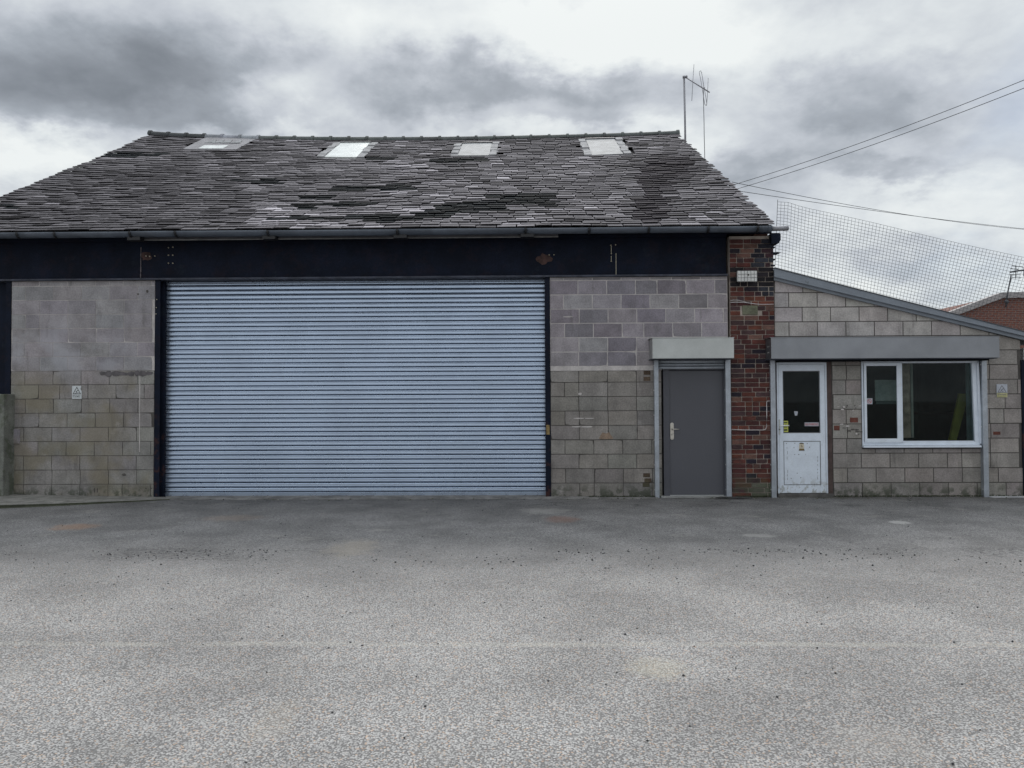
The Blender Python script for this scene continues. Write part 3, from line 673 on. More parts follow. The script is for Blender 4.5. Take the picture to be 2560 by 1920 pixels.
# skylights
def quad_slab(m, x0, x1, s0, s1, h0, h1, col=None, n=4):
    for k_ in range(n):
        u0, u1 = x0+(x1-x0)*k_/n, x0+(x1-x0)*(k_+1)/n
        vs = [R(u0, s0, h0), R(u1, s0, h0), R(u1, s1, h0), R(u0, s1, h0), R(u0, s0, h1), R(u1, s0, h1), R(u1, s1, h1), R(u0, s1, h1)]
        m.add(vs, [(0, 3, 2, 1), (4, 5, 6, 7), (0, 1, 5, 4), (1, 2, 6, 5), (2, 3, 7, 6), (3, 0, 4, 7)], col)
labels = ['skylight patched with grey plastic sheeting, leftmost on the slate roof', 'brightest roof skylight, with shining white glazing', 'square dull grey skylight right of the bright one', 'skylight at the right end with peeling pale flashing']
for i, h in enumerate(holes):
    xa, xb, sa, sb = h; m = MB()
    if i == 0:
        quad_slab(m, xa-.02, xb+.02, sa-.03, sb+.06, .0, .05, n=8); SK = m.build('skylight', POLY, WH, label=labels[0])
        m = MB(); quad_slab(m, xa+.32, xb-.32, sa+.05, sa+.42, .05, .06); m.build('pane', ROOFPANE, SK)
        for u in (.28, .44, .6, .80):
            uu = xa+(xb-xa)*u; m = MB()
            vs = [R(uu-.13, sb-.72, .052), R(uu+.1, sb-.68, .052), R(uu+.02, sb-.28, .052), R(uu-.13, sb-.72, .062), R(uu+.1, sb-.68, .062), R(uu+.02, sb-.28, .062)]
            m.add(vs, [(0, 2, 1), (3, 4, 5), (0, 1, 4, 3), (1, 2, 5, 4), (2, 0, 3, 5)]); m.build('pane', DIRTYPANE, SK)
    else:
        quad_slab(m, xa, xb, sa, sb, .0, .02); SK = m.build('skylight', DIRTYPANE, WH, label=labels[i])
        fw = .13
        m = MB(); quad_slab(m, xa+fw+.01, xb-fw-.01, sa-.01, sb-.02, .02, .055); m.build('pane', ROOFPANE if i == 1 else DIRTYPANE, SK)
        for (u0, u1) in ((xa-.03, xa+fw), (xb-fw, xb+.03)):
            m = MB(); nn = 7
            for k_ in range(nn):
                v0, v1 = sa-.03+(sb-sa+.03)*k_/nn, sa-.03+(sb-sa+.03)*(k_+1)/nn; j1 = rnd.uniform(-.02, .02)
                quad_slab(m, u0+j1, u1+j1, v0, v1, .02, .05+rnd.uniform(0, .03), n=1)
            m.build('flashing', LEAD, SK)
        m = MB(); quad_slab(m, xa+fw, xb-fw, sb-.05, sb+.02, .03, .08); m.build('head_flashing', material('dark_flashing', (.07, .07, .08), .6), SK)

# gutter
gz = PZ(1280, 571.5, GY-.1)
gx = [PX(p, GY) for p in (-200, -60, 52, 145, 332, 445, 675, 997, 1316, 1474, 1622, 1770, 1893, 1930)]
GUT = empty('gutter', ((gx[0]+gx[-1])/2, GY-.06, gz), None, None); GUT.parent = WH; GUT.location = Vector(((gx[0]+gx[-1])/2, GY-.06, gz))-wloc(WH)
def gutter_piece(x0, x1, r, name, mat, dz=0.0, a0=math.pi, a1=2*math.pi):
    m = MB(); n = 10; vs = []
    for X in (x0, x1):
        for rr in (r, r-.006):
            vs += [(X, GY-.06+rr*math.cos(a0+(a1-a0)*k_/n), gz+dz+rr*math.sin(a0+(a1-a0)*k_/n)) for k_ in range(n+1)]
    q = n+1; fs = []
    for k_ in range(n):
        fs += [(k_, k_+1, 2*q+k_+1, 2*q+k_), (q+k_, 3*q+k_, 3*q+k_+1, q+k_+1), (k_, q+k_, q+k_+1, k_+1), (2*q+k_, 2*q+k_+1, 3*q+k_+1, 3*q+k_)]
    fs += [(0, 2*q, 3*q, q), (n, q+n, 3*q+n, 2*q+n)]
    m.add(vs, fs, smooth=True); return m.build(name, mat, GUT)
for i in range(len(gx)-1):
    gutter_piece(gx[i]+.004, gx[i+1]-.004, .078, 'gutter_section', GUTTER, rnd.uniform(-.004, .004))
for i in range(1, len(gx)-1):
    gutter_piece(gx[i]-.014, gx[i]+.014, .088, 'gutter_bracket', BLACK)
for p in (675, 1003, 1320, 338):
    x = PX(p, GY); MB().box(x-.10, x+.10, GY-.085, GY+.05, gz-.125, gz-.065).build('gutter_clip', BLACK, GUT, bevel=.004)
MB().tube([(PX(1925, GY), GY-.06, gz-.03), (PX(1972, GY), GY-.06, gz-.022)], .036, 12).build('outlet_pipe', ALU, GUT)
for p in (1905, 1922): gutter_piece(PX(p, GY)-.02, PX(p, GY)+.035, .082, 'gutter_collar', GUTTER)

# ---- brick pier
px0, px1 = PX(1826), PX(1937); zp = PZ(1880, 590, -.03); PYF = -.03
PIER = MB().box(px0+.004, px1-.004, PYF+.012, .3, 0, zp).build('brick_pier', MORTAR_BUFF, WH, label='narrow weathered red brick pier between the doors')
lamp = P(1868, 690, -.05)
z = .0; r = 0
def brick_col(x, z):
    px, py = topx(Vector((x, PYF, z)))
    c = rnd.choices([(.10, .034, .027), (.135, .045, .030), (.075, .027, .026), (.022, .017, .026), (.14, .075, .06), (.06, .034, .036)], [4, 2, 5, 2, 2, 3])[0]
    if px > 1893 and py < 740: c = rnd.choice([(.02, .02, .03), (.04, .02, .025), (.035, .038, .05)])
    if 664 < py < 718 and (py > 704 or px < 1842 or px > 1894): c = (.018, .016, .02)
    if py > 1205 and px > 1857: c = (.12, .12, .095)
    return jit(c, .2)
joint_x = PX(1873)
while z < zp-.05:
    h = .0745*rnd.uniform(.97, 1.03); tall = .0
    x = px0; zc2 = z+h/2
    while x < px1-.02:
        w = rnd.choice((.22, .22, .11, .165)); xb = min(x+w, px1)
        if px1-xb < .05: xb = px1
        pyc = topx(Vector((x, 0, zc2)))[1]
        if pyc > 1205: w = rnd.choice((.25, .3)); xb = min(x+w, px1)
        pj = rnd.uniform(-.008, .006)
        chop = (rnd.random() < .12 and xb == px1 and pyc < 740)
        if not (P(1856, 762).z > zc2 > P(1856, 789).z and PX(1850) < (x+xb)/2 < PX(1898)):
            MB().box(x+.005+rnd.uniform(0, .004), xb-.005-rnd.uniform(0, .004)-(.05 if chop else 0), PYF+pj, PYF+.09, z+.004+rnd.uniform(0, .003), z+h-.005, brick_col((x+xb)/2, zc2)).build('brick', BRICK, PIER, bevel=.003)
        x = xb
    z += h; r += 1
MB().box(PX(1857), PX(1895), PYF-.006, PYF+.08, P(1856, 787).z, P(1856, 764).z, (.14, .145, .10)).build('stone', BRICK, PIER, bevel=.006, label='greenish sandstone block set in the brick pier')
a, b = P(1937, 583, -.1), P(1951, 610, -.1)
MB().prism([(a.x-.06, b.z+.0), (b.x-.03, b.z+.01), (b.x, b.z+.06), (b.x+.0, a.z-.02), (b.x-.02, a.z), (a.x-.06, a.z)], -.12, .3).build('corbel_stone', STEEL, WH)
for py, dx in ((632, .11), (618, .02), (648, .03), (663, .02)):
    p = P(1935, py, -.02); m = MB(); m.prism([(p.x-.05, p.z-.018), (p.x+dx*.6, p.z-.012), (p.x+dx, p.z+.004), (p.x-.05, p.z+.012)], -.03, .1); m.build('slate_wedge', STEEL, WH)

# gable walls & rear wall so the place holds from the side
GB = material('gable_brick', (.14, .07, .055), .9, var=.3, vscale=4, bump=.5)
for xg, sgn in ((px1-.05, 1), (bx0+.1, -1)):
    pts = [(.1, 0), (13.5, 0), (13.5, ze-.1), (yr, zr-.25), (.1, ze+.1)]
    MB().prism_x(pts, xg-.22*(sgn > 0), xg+.22*(sgn < 0)).build('gable_wall', GB, WH)
MB().box(bx0, px1-.1, 13.4, 13.6, 0, ze-.1).build('rear_wall', GB, WH)

# ---- grey door, guides, shutter box
def shutter_box(parent, pxa, pxb, pya, pyb, proj, mat, label):
    x0, x1 = PX(pxa, -proj), PX(pxb, -proj); z1 = PZ((pxa+pxb)/2, pya, -proj); z0 = PZ((pxa+pxb)/2, pyb, -proj)
    m = MB(); m.box(x0, x1, -proj, -.004, z0, z1); o = m.build('shutter_box', mat, parent, bevel=.003, label=label)
    MB().box(x0-.02, x1+.006, -proj-.006, -.003, z1+.001, z1+.009).build('lid_lip', mat, o)
    MB().box(x0-.015, x1-.02, -proj+.02, -.006, z0-.012, z0-.001).build('bottom_lip', FLANGE, o)
    return o, x0, x1, z0, z1
ob, x0, x1, z0, z1 = shutter_box(WH, 1632, 1836, 845, 896, .31, GALVBOX, 'short galvanised shutter housing above the grey door')
def guide(parent, pxa, pxb, ztop, y0=-.075, n=6):
    xa, xb = PX(pxa, y0), PX(pxb, y0); m = MB()
    m.box(xa, xb, y0, y0+.004, 0, ztop); m.box(xa, xa+.004, y0+.004, -.002, 0, ztop); m.box(xb-.004, xb, y0+.004, -.002, 0, ztop)
    g = m.build('shutter_guide', GALVPOST, parent)
    for i in range(n):
        z = .12+i*(ztop-.2)/(n-1); MB().tube([(xa-.009, y0+.03, z), (xa, y0+.03, z)], .008, 6).build('screw', WHITE, g)
    return g
guide(WH, 1636, 1646.5, z0-.012); guide(WH, 1814, 1826.5, z0-.012)
# rolled part of shutter
for i, (a, b) in enumerate(((899, 908), (908, 915), (915, 923))):
    za, zb_ = PZ(1730, b, -.05), PZ(1730, a, -.05); pl = [(-.045, za), (-.055, za+.01), (-.058, (za+zb_)/2), (-.053, zb_-.01), (-.045, zb_-.002), (-.040, zb_-.002), (-.040, za)]
    MB().prism_x(pl, PX(1647, -.05), PX(1813, -.05), smooth=True).build('shutter_lath', GALVPOST, WH)
xd0, xd1 = PX(1657, .04), PX(1813.5, .04); zd = PZ(1730, 921, .04)
m = MB(); fw = PX(1671, .02)-PX(1656, .02)
m.box(xd0, xd0+fw, .01, .12, .02, zd); m.box(xd1-.045, xd1, .01, .12, .02, zd); m.box(xd0+fw+.001, xd1-.046, .01, .12, zd-.03, zd)
FR = m.build('door_frame', GREYFRAME, WH, bevel=.003)
DR = MB().box(PX(1672.5, .03), PX(1808, .03), .035, .08, PZ(1740, 1240, .03), zd-.035).build('steel_door', GREYDOOR, WH, bevel=.002, label='plain dark grey steel door with a lever handle')
p = P(1680, 1078, .03)
pl = []
for i in range(16):
    a = 2*math.pi*i/16; pl.append((p.x+.029*math.cos(a), p.z+(.105 if math.sin(a) > 0 else -.105)+.029*math.sin(a)))
MB().prism(pl, .022, .035).build('handle_plate', SATIN, DR, bevel=.002)
q = P(1681, 1073, .0); MB().tube([(q.x, .024, q.z), (q.x, -.025, q.z), (q.x+.012, -.03, q.z), (q.x+.10, -.03, q.z-.001)], .009, 8).build('handle', SATIN, DR)
q = P(1680, 1086, .0); MB().tube([(q.x, .024, q.z), (q.x, .014, q.z)], .013, 10).build('lock_cylinder', SATIN, DR)
MB().box(PX(1648), PX(1814), -.10, .12, .0, .022).build('door_threshold', material('pale_concrete', (.26, .26, .255), .9, var=.2, vscale=6, bump=.4), WH, bevel=.004)
MB().box(PX(1673, .02), PX(1807, .02), .015, .05, .022, .033).build('door_sill_strip', GALVBOX, WH)
MB().box(xd0, xd1, .13, .15, 0, zd).build('door_backing', DARKVOID, WH)

# ================================================================== lean-to
ax0, ax1 = PX(1938), PX(2553)
LT = empty('lean_to_building', ((ax0+ax1)/2+.5, 0, 0), 'low pale block lean-to with sloping grey barge board, right of the brick pier', 'lean-to')
pA, pB = P(1936, 694, 0), P(2560, 852, 0)         # underside of the barge board
sl_ = (pB.z-pA.z)/(pB.x-pA.x); slope = (-sl_, 1, pA.z-sl_*pA.x)
do = (PX(1938), PX(2078.5), -1, PZ(2010, 897)); wi = (PX(2154), PX(2449), PZ(2300, 1120), PZ(2300, 899))
def annexcol(x, z):
    if z > PZ(2100, 845): return jit((.40, .372, .358), .07)
    return jit((.285, .262, .245), .10)
wall(LT, ax0, ax1, -.008, 17, .44, .2275, .014, MORTAR_DARK, annexcol, openings=[do, wi], slope=slope, ztop=pA.z+.05, start=0)
# exposed brick bits and mortar pockets
for px, py, w, h in [(2135, 1050, 10, 6), (2092, 1070, 7, 6), (2492, 1083, 9, 4)]:
    a, b = P(px-w, py+h, -.004), P(px+w, py-h, -.004); MB().box(a.x, b.x, -.007, .01, a.z, b.z, (.16, .06, .045)).build('brick', BRICK, LT, bevel=.003, label='red brick fragment showing through the block wall')
for k_ in range(22):
    px, py = rnd.choice([(2110, 1020), (2125, 1015), (2145, 1020), (2136, 1075), (2135, 1090), (2146, 1080), (2110, 1065)]); px += rnd.uniform(-14, 14); py += rnd.uniform(-6, 6)
    p = P(px, py, -.004); pl = []
    n_ = 7; w = rnd.uniform(.008, .04); h = rnd.uniform(.006, .016)
    for i in range(n_):
        a = 2*math.pi*i/n_; rr = rnd.uniform(.6, 1.2); pl.append((p.x+w*rr*math.cos(a), p.z+h*rr*math.sin(a)))
    MB().prism(pl, -.0055-.0001*k_, -.001).build('mortar_smear', MORTAR_DARK if k_ % 3 else MORTAR_PALE, LT)
# barge board and lip
def band(pxs, y0, y1, name, mat, dy=0.0):
    (a, b), (c, d) = pxs
    A, B = P(a, b, y0), P(2640, b+(2640-a)*(832-672)/(2560-1936.0), y0); m = MB()
    return A, B
A, B = P(1936, 671, -.09), P(2640, 671+704*.2548, -.09)
C, D = P(1936, 692, -.09), P(2640, 692+704*.2365, -.09)
MB().prism([(C.x, C.z), (D.x, D.z), (B.x, B.z), (A.x, A.z)], -.09, -.055).build('barge_board', BARGE, LT)
C2, D2 = P(1936, 700, -.06), P(2640, 700+704*.2395, -.06)
C1, D1 = P(1936, 690, -.06), P(2640, 690+704*.2365, -.06)
MB().prism([(C2.x, C2.z), (D2.x, D2.z), (D1.x, D1.z), (C1.x, C1.z)], -.052, -.008).build('under_board', BARGE, LT)
MB().prism([(A.x, A.z+.002), (B.x, B.z+.002), (B.x, B.z+.014), (A.x, A.z+.014)], -.10, -.03).build('roof_edge_trim', CABLE, LT)
m = MB(); m.add([(A.x, -.05, A.z-.02), (B.x, -.05, B.z-.02), (B.x, 7, B.z-.02), (A.x, 7, A.z-.02)], [(0, 1, 2, 3)]); m.build('lean_to_roof', CABLE, LT)
MB().box(B.x-.3, B.x-.1, .21, 7, 0, B.z-.1).build('side_wall', BLOCK, LT)
# guessed dark post, added to fill the dark strip at the right edge
PT = MB().box(PX(2553.5, -.01), PX(2640, -.01), -.02, .16, 0, PZ(2560, 900)).build('edge_post', STEEL, LT, label='dark post cut off by the right picture edge')

ob2, x0, x1, z0, z1 = shutter_box(LT, 1929, 2500.5, 843, 895.5, .30, GALVBOX2, 'long grey galvanised shutter housing over the white door and window')
for dzx in (.10, .19):
    for yy_ in (-.18, -.14):
        MB().tube([(x0-.006, yy_, z0+dzx), (x0, yy_, z0+dzx)], .006, 6).build('rivet', WHITE, ob2)
guide(LT, 1926.5, 1938.5, z0-.012); guide(LT, 2455.5, 2468, z0-.012, n=3)
MB().box(PX(1938.5), PX(2455), -.19, -.006, z0-.035, z0-.013).build('shutter_slot', DARKVOID, LT)

# white door
dx0, dx1, dzt, dzb = PX(1941, .02), PX(2066, .02), PZ(2000, 906, .02), PZ(2000, 1233, .02)
m = MB(); fo = .028
m.box(dx0, dx0+fo, .0, .07, dzb, dzt); m.box(dx1-fo, dx1, .0, .07, dzb, dzt); m.box(dx0+fo, dx1-fo, .0, .07, dzt-fo, dzt)
m.build('door_frame', UPVC, LT, bevel=.003)
gx0, gx1, gzt, gzb = PX(1956.5, .01), PX(2049.5, .01), PZ(2000, 927, .01), PZ(2000, 1083, .01)
qzt, qzb = PZ(2000, 1102.5, .01), PZ(2000, 1213, .01)
lx0, lx1, lzt, lzb = dx0+fo+.004, dx1-fo-.004, dzt-fo-.004, dzb+.006
m = MB(); Y0, Y1 = .006, .06
m.box(lx0, gx0, Y0, Y1, lzb, lzt); m.box(gx1, lx1, Y0, Y1, lzb, lzt); m.box(gx0, gx1, Y0, Y1, gzt, lzt); m.box(gx0, gx1, Y0, Y1, qzt, gzb); m.box(gx0, gx1, Y0, Y1, lzb, qzb)
WD = m.build('entrance_door', UPVC, LT, bevel=.0015, label='white half-glazed plastic door with stickers and a lever handle')
MB().box(gx0+.002, gx1-.002, .028, .034, gzb+.002, gzt-.002).build('pane', GLASS, WD)
m = MB(); bw = .009
for (a, b, c, d) in ((gx0, gx1, gzb, gzt), (gx0, gx1, qzb, qzt)):
    m.box(a, a+bw, Y0+.004, .028, c, d); m.box(b-bw, b, Y0+.004, .028, c, d); m.box(a+bw, b-bw, Y0+.004, .028, c, c+bw); m.box(a+bw, b-bw, Y0+.004, .028, d-bw, d)
m.build('glazing_bead', material('grey_gasket', (.22, .23, .25), .5, bump=0), WD)
MB().box(gx0+bw+.003, gx1-bw-.003, .010, .04, qzb+bw+.003, qzt-bw-.003).build('lower_panel', UPVC, WD, bevel=.002)
# scuffs
for px, pa, pb in [(2041, 1140, 1196), (1966, 1118, 1145), (1966, 1175, 1196)]:
    z = PZ(px, pa, .01); ze_ = PZ(px, pb, .01)
    while z > ze_:
        h = rnd.uniform(.01, .05); xx = PX(px, .01)+rnd.uniform(-.004, .004)
        MB().box(xx-.0025, xx+.0025, .0088, .0102, z-h, z).build('scratch', PRINTFADE, WD); z -= h+rnd.uniform(.01, .05)
for px, py in [(1987, 1108), (1985, 1119), (1987, 1136), (1997, 1136), (2014, 1136), (2018, 1109), (2024, 1118), (1993, 1183), (2002, 1194), (1978, 1196), (2036, 1211), (1966, 1109)]:
    p = P(px, py, .009); MB().tube([(p.x, .0102, p.z), (p.x, .0086, p.z)], rnd.uniform(.005, .009), 6).build('rust_spot', PRINTFADE, WD)
# handle
p = P(1948.5, 1067, 0); MB().box(p.x-.011, p.x+.011, -.006, .006, p.z-.12, p.z+.115).build('handle_plate', GALVBOX, WD, bevel=.003)
q = P(1948.5, 1064, 0); MB().tube([(q.x, -.004, q.z), (q.x, -.04, q.z), (q.x+.01, -.046, q.z), (q.x+.135, -.046, q.z+.002)], .0085, 8).build('handle', WHITE, WD)
MB().tube([(q.x, -.006, q.z-.06), (q.x, -.012, q.z-.06)], .010, 10).build('lock_cylinder', BLACK, WD)
# NO PARKING sticker
a, b = P(2012, 1065.5, .02), P(2047.5, 1056, .02)
m = MB(); m.box(a.x, b.x, .0255, .027, a.z, b.z); ST = m.build('no_parking_sticker', SIGNPALE, WD, bevel=.0006, label='small pale sticker reading NO PARKING in red')
tm = text_mb('NO PARKING', a.x+.008, b.x-.008, a.z+.010, b.z-.010, .0250, .012); tm.build('lettering', RED, WD)
# yellow sticker
a, b = P(1958, 1080, .02), P(1970.5, 1052, .02)
MB().box(a.x, b.x, .0255, .027, a.z, b.z).build('yellow_sticker', YELLOW, WD)
hh = (b.z-a.z)
for k_, (f0, f1) in enumerate(((.06, .30), (.36, .68), (.74, .94))):
    m = MB(); zA, zB = a.z+hh*f0, a.z+hh*f1
    if k_ == 1:
        for u in range(4): m.box(a.x+.01+u*.015, a.x+.018+u*.015, .0246, .0254, zA, zB-.01*(u % 2))
    else: m.box(a.x+.008, b.x-.012, .0246, .0254, zA+.008, zB-.008)
    m.build('sticker_print', material('olive_print', (.05, .06, .02), .6, bump=0) if k_ == 0 else bpy.data.materials['olive_print'], WD)
# paper scrap on glass
a, b = P(1985.5, 1039, .024), P(1995, 1028, .024); MB().prism([(a.x+.012, a.z), (b.x-.012, a.z), (b.x, b.z-.004), (a.x, b.z)], .0262, .0272).build('paper_scrap', SIGNPALE, WD)
# emblem sticker on lower panel: dark cap, cream body with pointer, brown plinth
p = P(2004, 1116, .009); q_ = 1/160.
def pp(dx, dz): return (p.x+dx*q_, p.z+dz*q_)
def disc(cx, cz, rx, rz, n=14): return [(cx+rx*math.cos(2*math.pi*i/n), cz+rz*math.sin(2*math.pi*i/n)) for i in range(n)]
CREAM = material('cream_print', (.62, .55, .42), .6, bump=0); DKBR = material('dark_brown_print', (.05, .04, .025), .6, bump=0); GOLD = material('ochre_print', (.22, .15, .05), .6, bump=0)
EM = MB().prism([pp(-6, -8), pp(6, -8), pp(6.3, 0), pp(5, 6.5), pp(-5, 6.5), pp(-6.3, 0)], .0075, .0098).build('emblem_sticker', CREAM, WD, label='small cream and brown scale-shaped emblem sticker')
MB().prism([pp(-6, 6.5), pp(6, 6.5), pp(4.5, 8.3), pp(0, 9.2), pp(-4.5, 8.3)], .0065, .0074).build('emblem_print', DKBR, WD)
MB().prism([pp(-7.5, -10.5), pp(7.5, -10.5), pp(5.5, -5.8), pp(-5.5, -5.8)], .0065, .0074).build('emblem_print', DKBR, WD)
MB().prism([pp(-5.3, -9.6), pp(5.3, -9.6), pp(5, -7), pp(-5, -7)], .0058, .0064).build('emblem_print', GOLD, WD)
MB().prism([pp(.2, -2), pp(2.4, -2), pp(1.5, -.2), pp(-.2, 4.2), pp(-.7, 4)], .0065, .0074).build('emblem_print', DKBR, WD)
# brown jamb and sill
MB().box(PX(2067), PX(2077.8), -.012, .09, .03, do[3]).build('timber_jamb', BROWN, LT, bevel=.003)
MB().box(PX(1940), PX(2078), -.045, .1, .0, dzb-.003).build('door_sill', material('grey_sill', (.10, .095, .09), .8, var=.3), LT, bevel=.004)
MB().box(PX(1939), PX(2067), -.003, .08, dzt+.003, do[3]).build('door_head', BLACK, LT)

# window
zt_, zb_ = PZ(2300, 902, -.02), PZ(2300, 1113, -.02); wx0_, wx1_ = PX(2155, -.02), PX(2449, -.02)
mx = PX(2253, -.02); fw = .035
m = MB(); y0_, y1_ = -.012, .06
m.box(wx0_, wx0_+fw*.7, y0_, y1_, zb_, zt_); m.box(mx-.012, mx+.022, y0_, y1_, zb_+fw, zt_-fw)
m.box(wx0_+fw*.7, wx1_, y0_, y1_, zb_, zb_+.05); m.box(wx0_+fw*.7, wx1_, y0_, y1_, zt_-fw, zt_)
rx = PX(2433, -.02)
m.prism([(rx+.02, zb_+.05), (wx1_, zb_+.05), (wx1_-.03, zt_-fw), (rx-.01, zt_-fw)], y0_, y1_)
WN = m.build('window', UPVC, LT, bevel=.002, label='wide white-framed window with a narrow side casement')
# casement sash
cx0, cx1 = wx0_+.028, mx-.002; cz0, cz1 = zb_+.045, zt_-.03; cw = PX(2166, -.03)-cx0
m = MB(); yy0 = -.035
for pl in ([(cx0, cz0), (cx1, cz0), (cx1-.07, cz0+.06), (cx0+cw, cz0+.06)], [(cx0, cz1), (cx0+cw, cz1-.045), (cx1-.07, cz1-.045), (cx1, cz1)], [(cx0, cz0), (cx0+cw, cz0+.06), (cx0+cw, cz1-.045), (cx0, cz1)], [(cx1, cz0), (cx1, cz1), (cx1-.07, cz1-.045), (cx1-.07, cz0+.06)]):
    m.prism(pl, yy0, -.013)
m.build('casement', UPVC, WN)
MB().box(cx0+cw-.005, cx1-.065, -.012, -.006, cz0+.055, cz1-.04).build('pane', GLASS, WN)
MB().box(mx+.02, rx+.02, .02, .026, zb_+.045, zt_-fw+.003).build('pane', GLASS, WN)
MB().box(mx+.02, rx+.01, -.004, .018, zb_+.052, zb_+.066).build('glazing_bead', UPVC, WN)
m = MB(); m.prism([(wx1_-.045, zt_-.05), (wx1_-.02, zb_+.02), (wx1_+.02, zb_+.03), (wx1_-.012, zt_-.02)], -.03, -.014); m.build('loose_trim', UPVC, WN, label='buckled white trim strip at the right of the window')
m = MB(); m.box(PX(2157, -.06), PX(2451, -.06), -.065, .04, zb_-.035, zb_-.004); m.build('sill', UPVC, WN, bevel=.004)
# no smoking sticker on casement pane
p = P(2173.5, 1003, -.012); s_ = .046
MB().box(p.x-s_, p.x+s_, -.0145, -.013, p.z-s_, p.z+s_).build('no_smoking_sticker', SIGNPALE, WN, bevel=.0005, label='small pale square no-smoking sticker')
m = MB(); n = 20
ring = [((p.x+r_*math.cos(2*math.pi*i/n)), -.0152, p.z+r_*math.sin(2*math.pi*i/n)) for r_ in (.034, .027) for i in range(n)]
m.add(ring, [(i, (i+1) % n, n+(i+1) % n, n+i) for i in range(n)])
m.add([(p.x-.024, -.0153, p.z+.019), (p.x-.019, -.0153, p.z+.024), (p.x+.024, -.0153, p.z-.019), (p.x+.019, -.0153, p.z-.024)], [(0, 1, 2, 3)]); m.build('sticker_ring', RED, WN)
MB().box(p.x-.02, p.x+.018, -.0149, -.0145, p.z-.003, p.z+.004).build('sticker_print', PRINTFADE, WN)
# room behind the glass
INT = material('dim_room_wall', (.035, .05, .055), .9, var=.3, vscale=2, bump=0)
m = MB(); ry0, ry1 = .22, 3.0; X0, X1, Zt = ax0+.02, ax1-.05, PZ(2300, 860)
m.add([(X0, ry1, 0), (X1, ry1, 0), (X1, ry1, Zt), (X0, ry1, Zt), (X0, ry0, 0), (X1, ry0, 0), (X1, ry0, Zt), (X0, ry0, Zt)],
      [(0, 1, 2, 3), (0, 3, 7, 4), (1, 5, 6, 2), (3, 2, 6, 7), (4, 5, 1, 0)]); m.build('room_lining', INT, LT)
MB().box(PX(2255, .22), PX(2274, .22), .205, .24, .9, Zt-.02).build('curtain', material('brown_curtain', (.38, .25, .19), .9, var=.4), LT)
MB().box(PX(2275, .3), PX(2281, .3), .28, .31, .9, Zt-.02).build('curtain_rail_post', material('dull_wood', (.34, .30, .26), .8), LT)
MB().box(PX(2414, .3), PX(2436, .3), .28, .3, .8, Zt-.03).build('blind_strip', material('pale_green_blind', (.34, .42, .42), .8), LT)
MB().box(PX(2279, 1.2), PX(2420, 1.2), 1.15, 1.2, PZ(2350, 1036, 1.2), PZ(2350, 1029, 1.2)).build('room_shelf', BLACK, LT)
MB().box(PX(2186, .6), PX(2240, .6), .58, .6, PZ(2210, 1002, .6), PZ(2210, 950, .6)).build('reflection_board', material('reflection_pale', (.55, .53, .49), .8, var=.2), LT)  # pale board added in place of a building's reflection in the glass
MB().box(PX(2186, .6), PX(2240, .6), .55, .61, PZ(2210, 1010, .6), PZ(2210, 1003, .6)).build('reflection_band', material('reflection_dark', (.14, .17, .16), .8), LT)  # band added as the lower edge of that reflection
a, b = P(2404, 984, .5), P(2378, 1100, .5)
m = MB(); m.prism([(b.x-.05, b.z), (b.x+.06, b.z), (a.x+.09, a.z), (a.x-.06, a.z)], .45, .5)
YP = m.build('yellow_plank', material('dull_yellow', (.33, .29, .04), .6), None, label='dull yellow plank leaning inside, seen through the large window pane', cat='plank')

# ================================================================== separate things on and around the walls
def danger_sign(px, py, w, h, faded, label, torn):
    c = P(px, py, -.012); x0, x1, z0, z1 = c.x-w/2, c.x+w/2, c.z-h/2, c.z+h/2
    root = empty('danger_sign', (c.x, -.012, z0), label, 'sign')
    pl = rect(x0, x1, z0, z1)
    if torn: pl = [(x0, z0), (x1, z0), (x1, z0+h*.63), (x1-.012, z0+h*.66), (x1-.018, z0+h*.80), (x1-.008, z0+h*.88), (x1-.010, z1), (x0, z1)]
    MB().prism(pl, -.012, -.007).build('sign_plate', SIGNPALE if faded else SIGNWHITE, root)
    ink = PRINTFADE if faded else PRINTBLACK
    cx = (x0+x1)/2; tz0 = z0+h*.36; tz1 = z1-h*.06; hw = w*.44
    if faded: MB().prism(rect(x0+.002, x1-.002, z0+.002, z0+h*.34), -.0135, -.0121).build('sign_band', SIGNYELLOW, root)
    T = [(cx-hw, tz0), (cx+hw, tz0), (cx, tz1)]; g = Vector((cx, (tz0*2+tz1)/3)); k2 = .76
    I = [tuple(g+(Vector(v)-g)*k2) for v in T]
    m = MB()
    m.add([(v[0], -.0128, v[1]) for v in T+I], [(0, 1, 4, 3), (1, 2, 5, 4), (2, 0, 3, 5)]); m.build('warning_triangle', ink, root)
    # falling figure through a roof sheet
    def q(u, v): return (cx+u*w, tz0+v*h)
    m = MB()
    m.prism(disc(*q(.08, .29), w*.035, w*.035, 8), -.0132, -.0124)
    for a_, b_, t_ in (((.04, .27), (-.05, .18), .035), ((-.05, .18), (.04, .07), .03), ((-.02, .21), (-.14, .17), .02), ((.0, .25), (.14, .28), .018), ((-.24, .07), (-.06, .07), .018), ((.08, .10), (.23, .13), .018)):
        A_, B_ = Vector(q(*a_)), Vector(q(*b_)); d = (B_-A_).normalized(); n_ = Vector((-d.y, d.x))*w*t_
        m.add([(v.x, -.0132, v.y) for v in (A_-n_, B_-n_, B_+n_, A_+n_)], [(0, 1, 2, 3)])
    m.build('pictogram', ink, root)
    text_mb('Danger', x0+w*.10, x1-w*.10, z0+h*.155, z0+h*.285, -.0142, .02).build('lettering', ink, root)
    text_mb('Fragile roof', x0+w*.18, x1-w*.18, z0+h*.06, z0+h*.12, -.0142, .01).build('lettering', ink, root)
danger_sign(192, 981, .152, .206, False, 'white torn-edged Danger sign with black triangle on the left block wall', True)
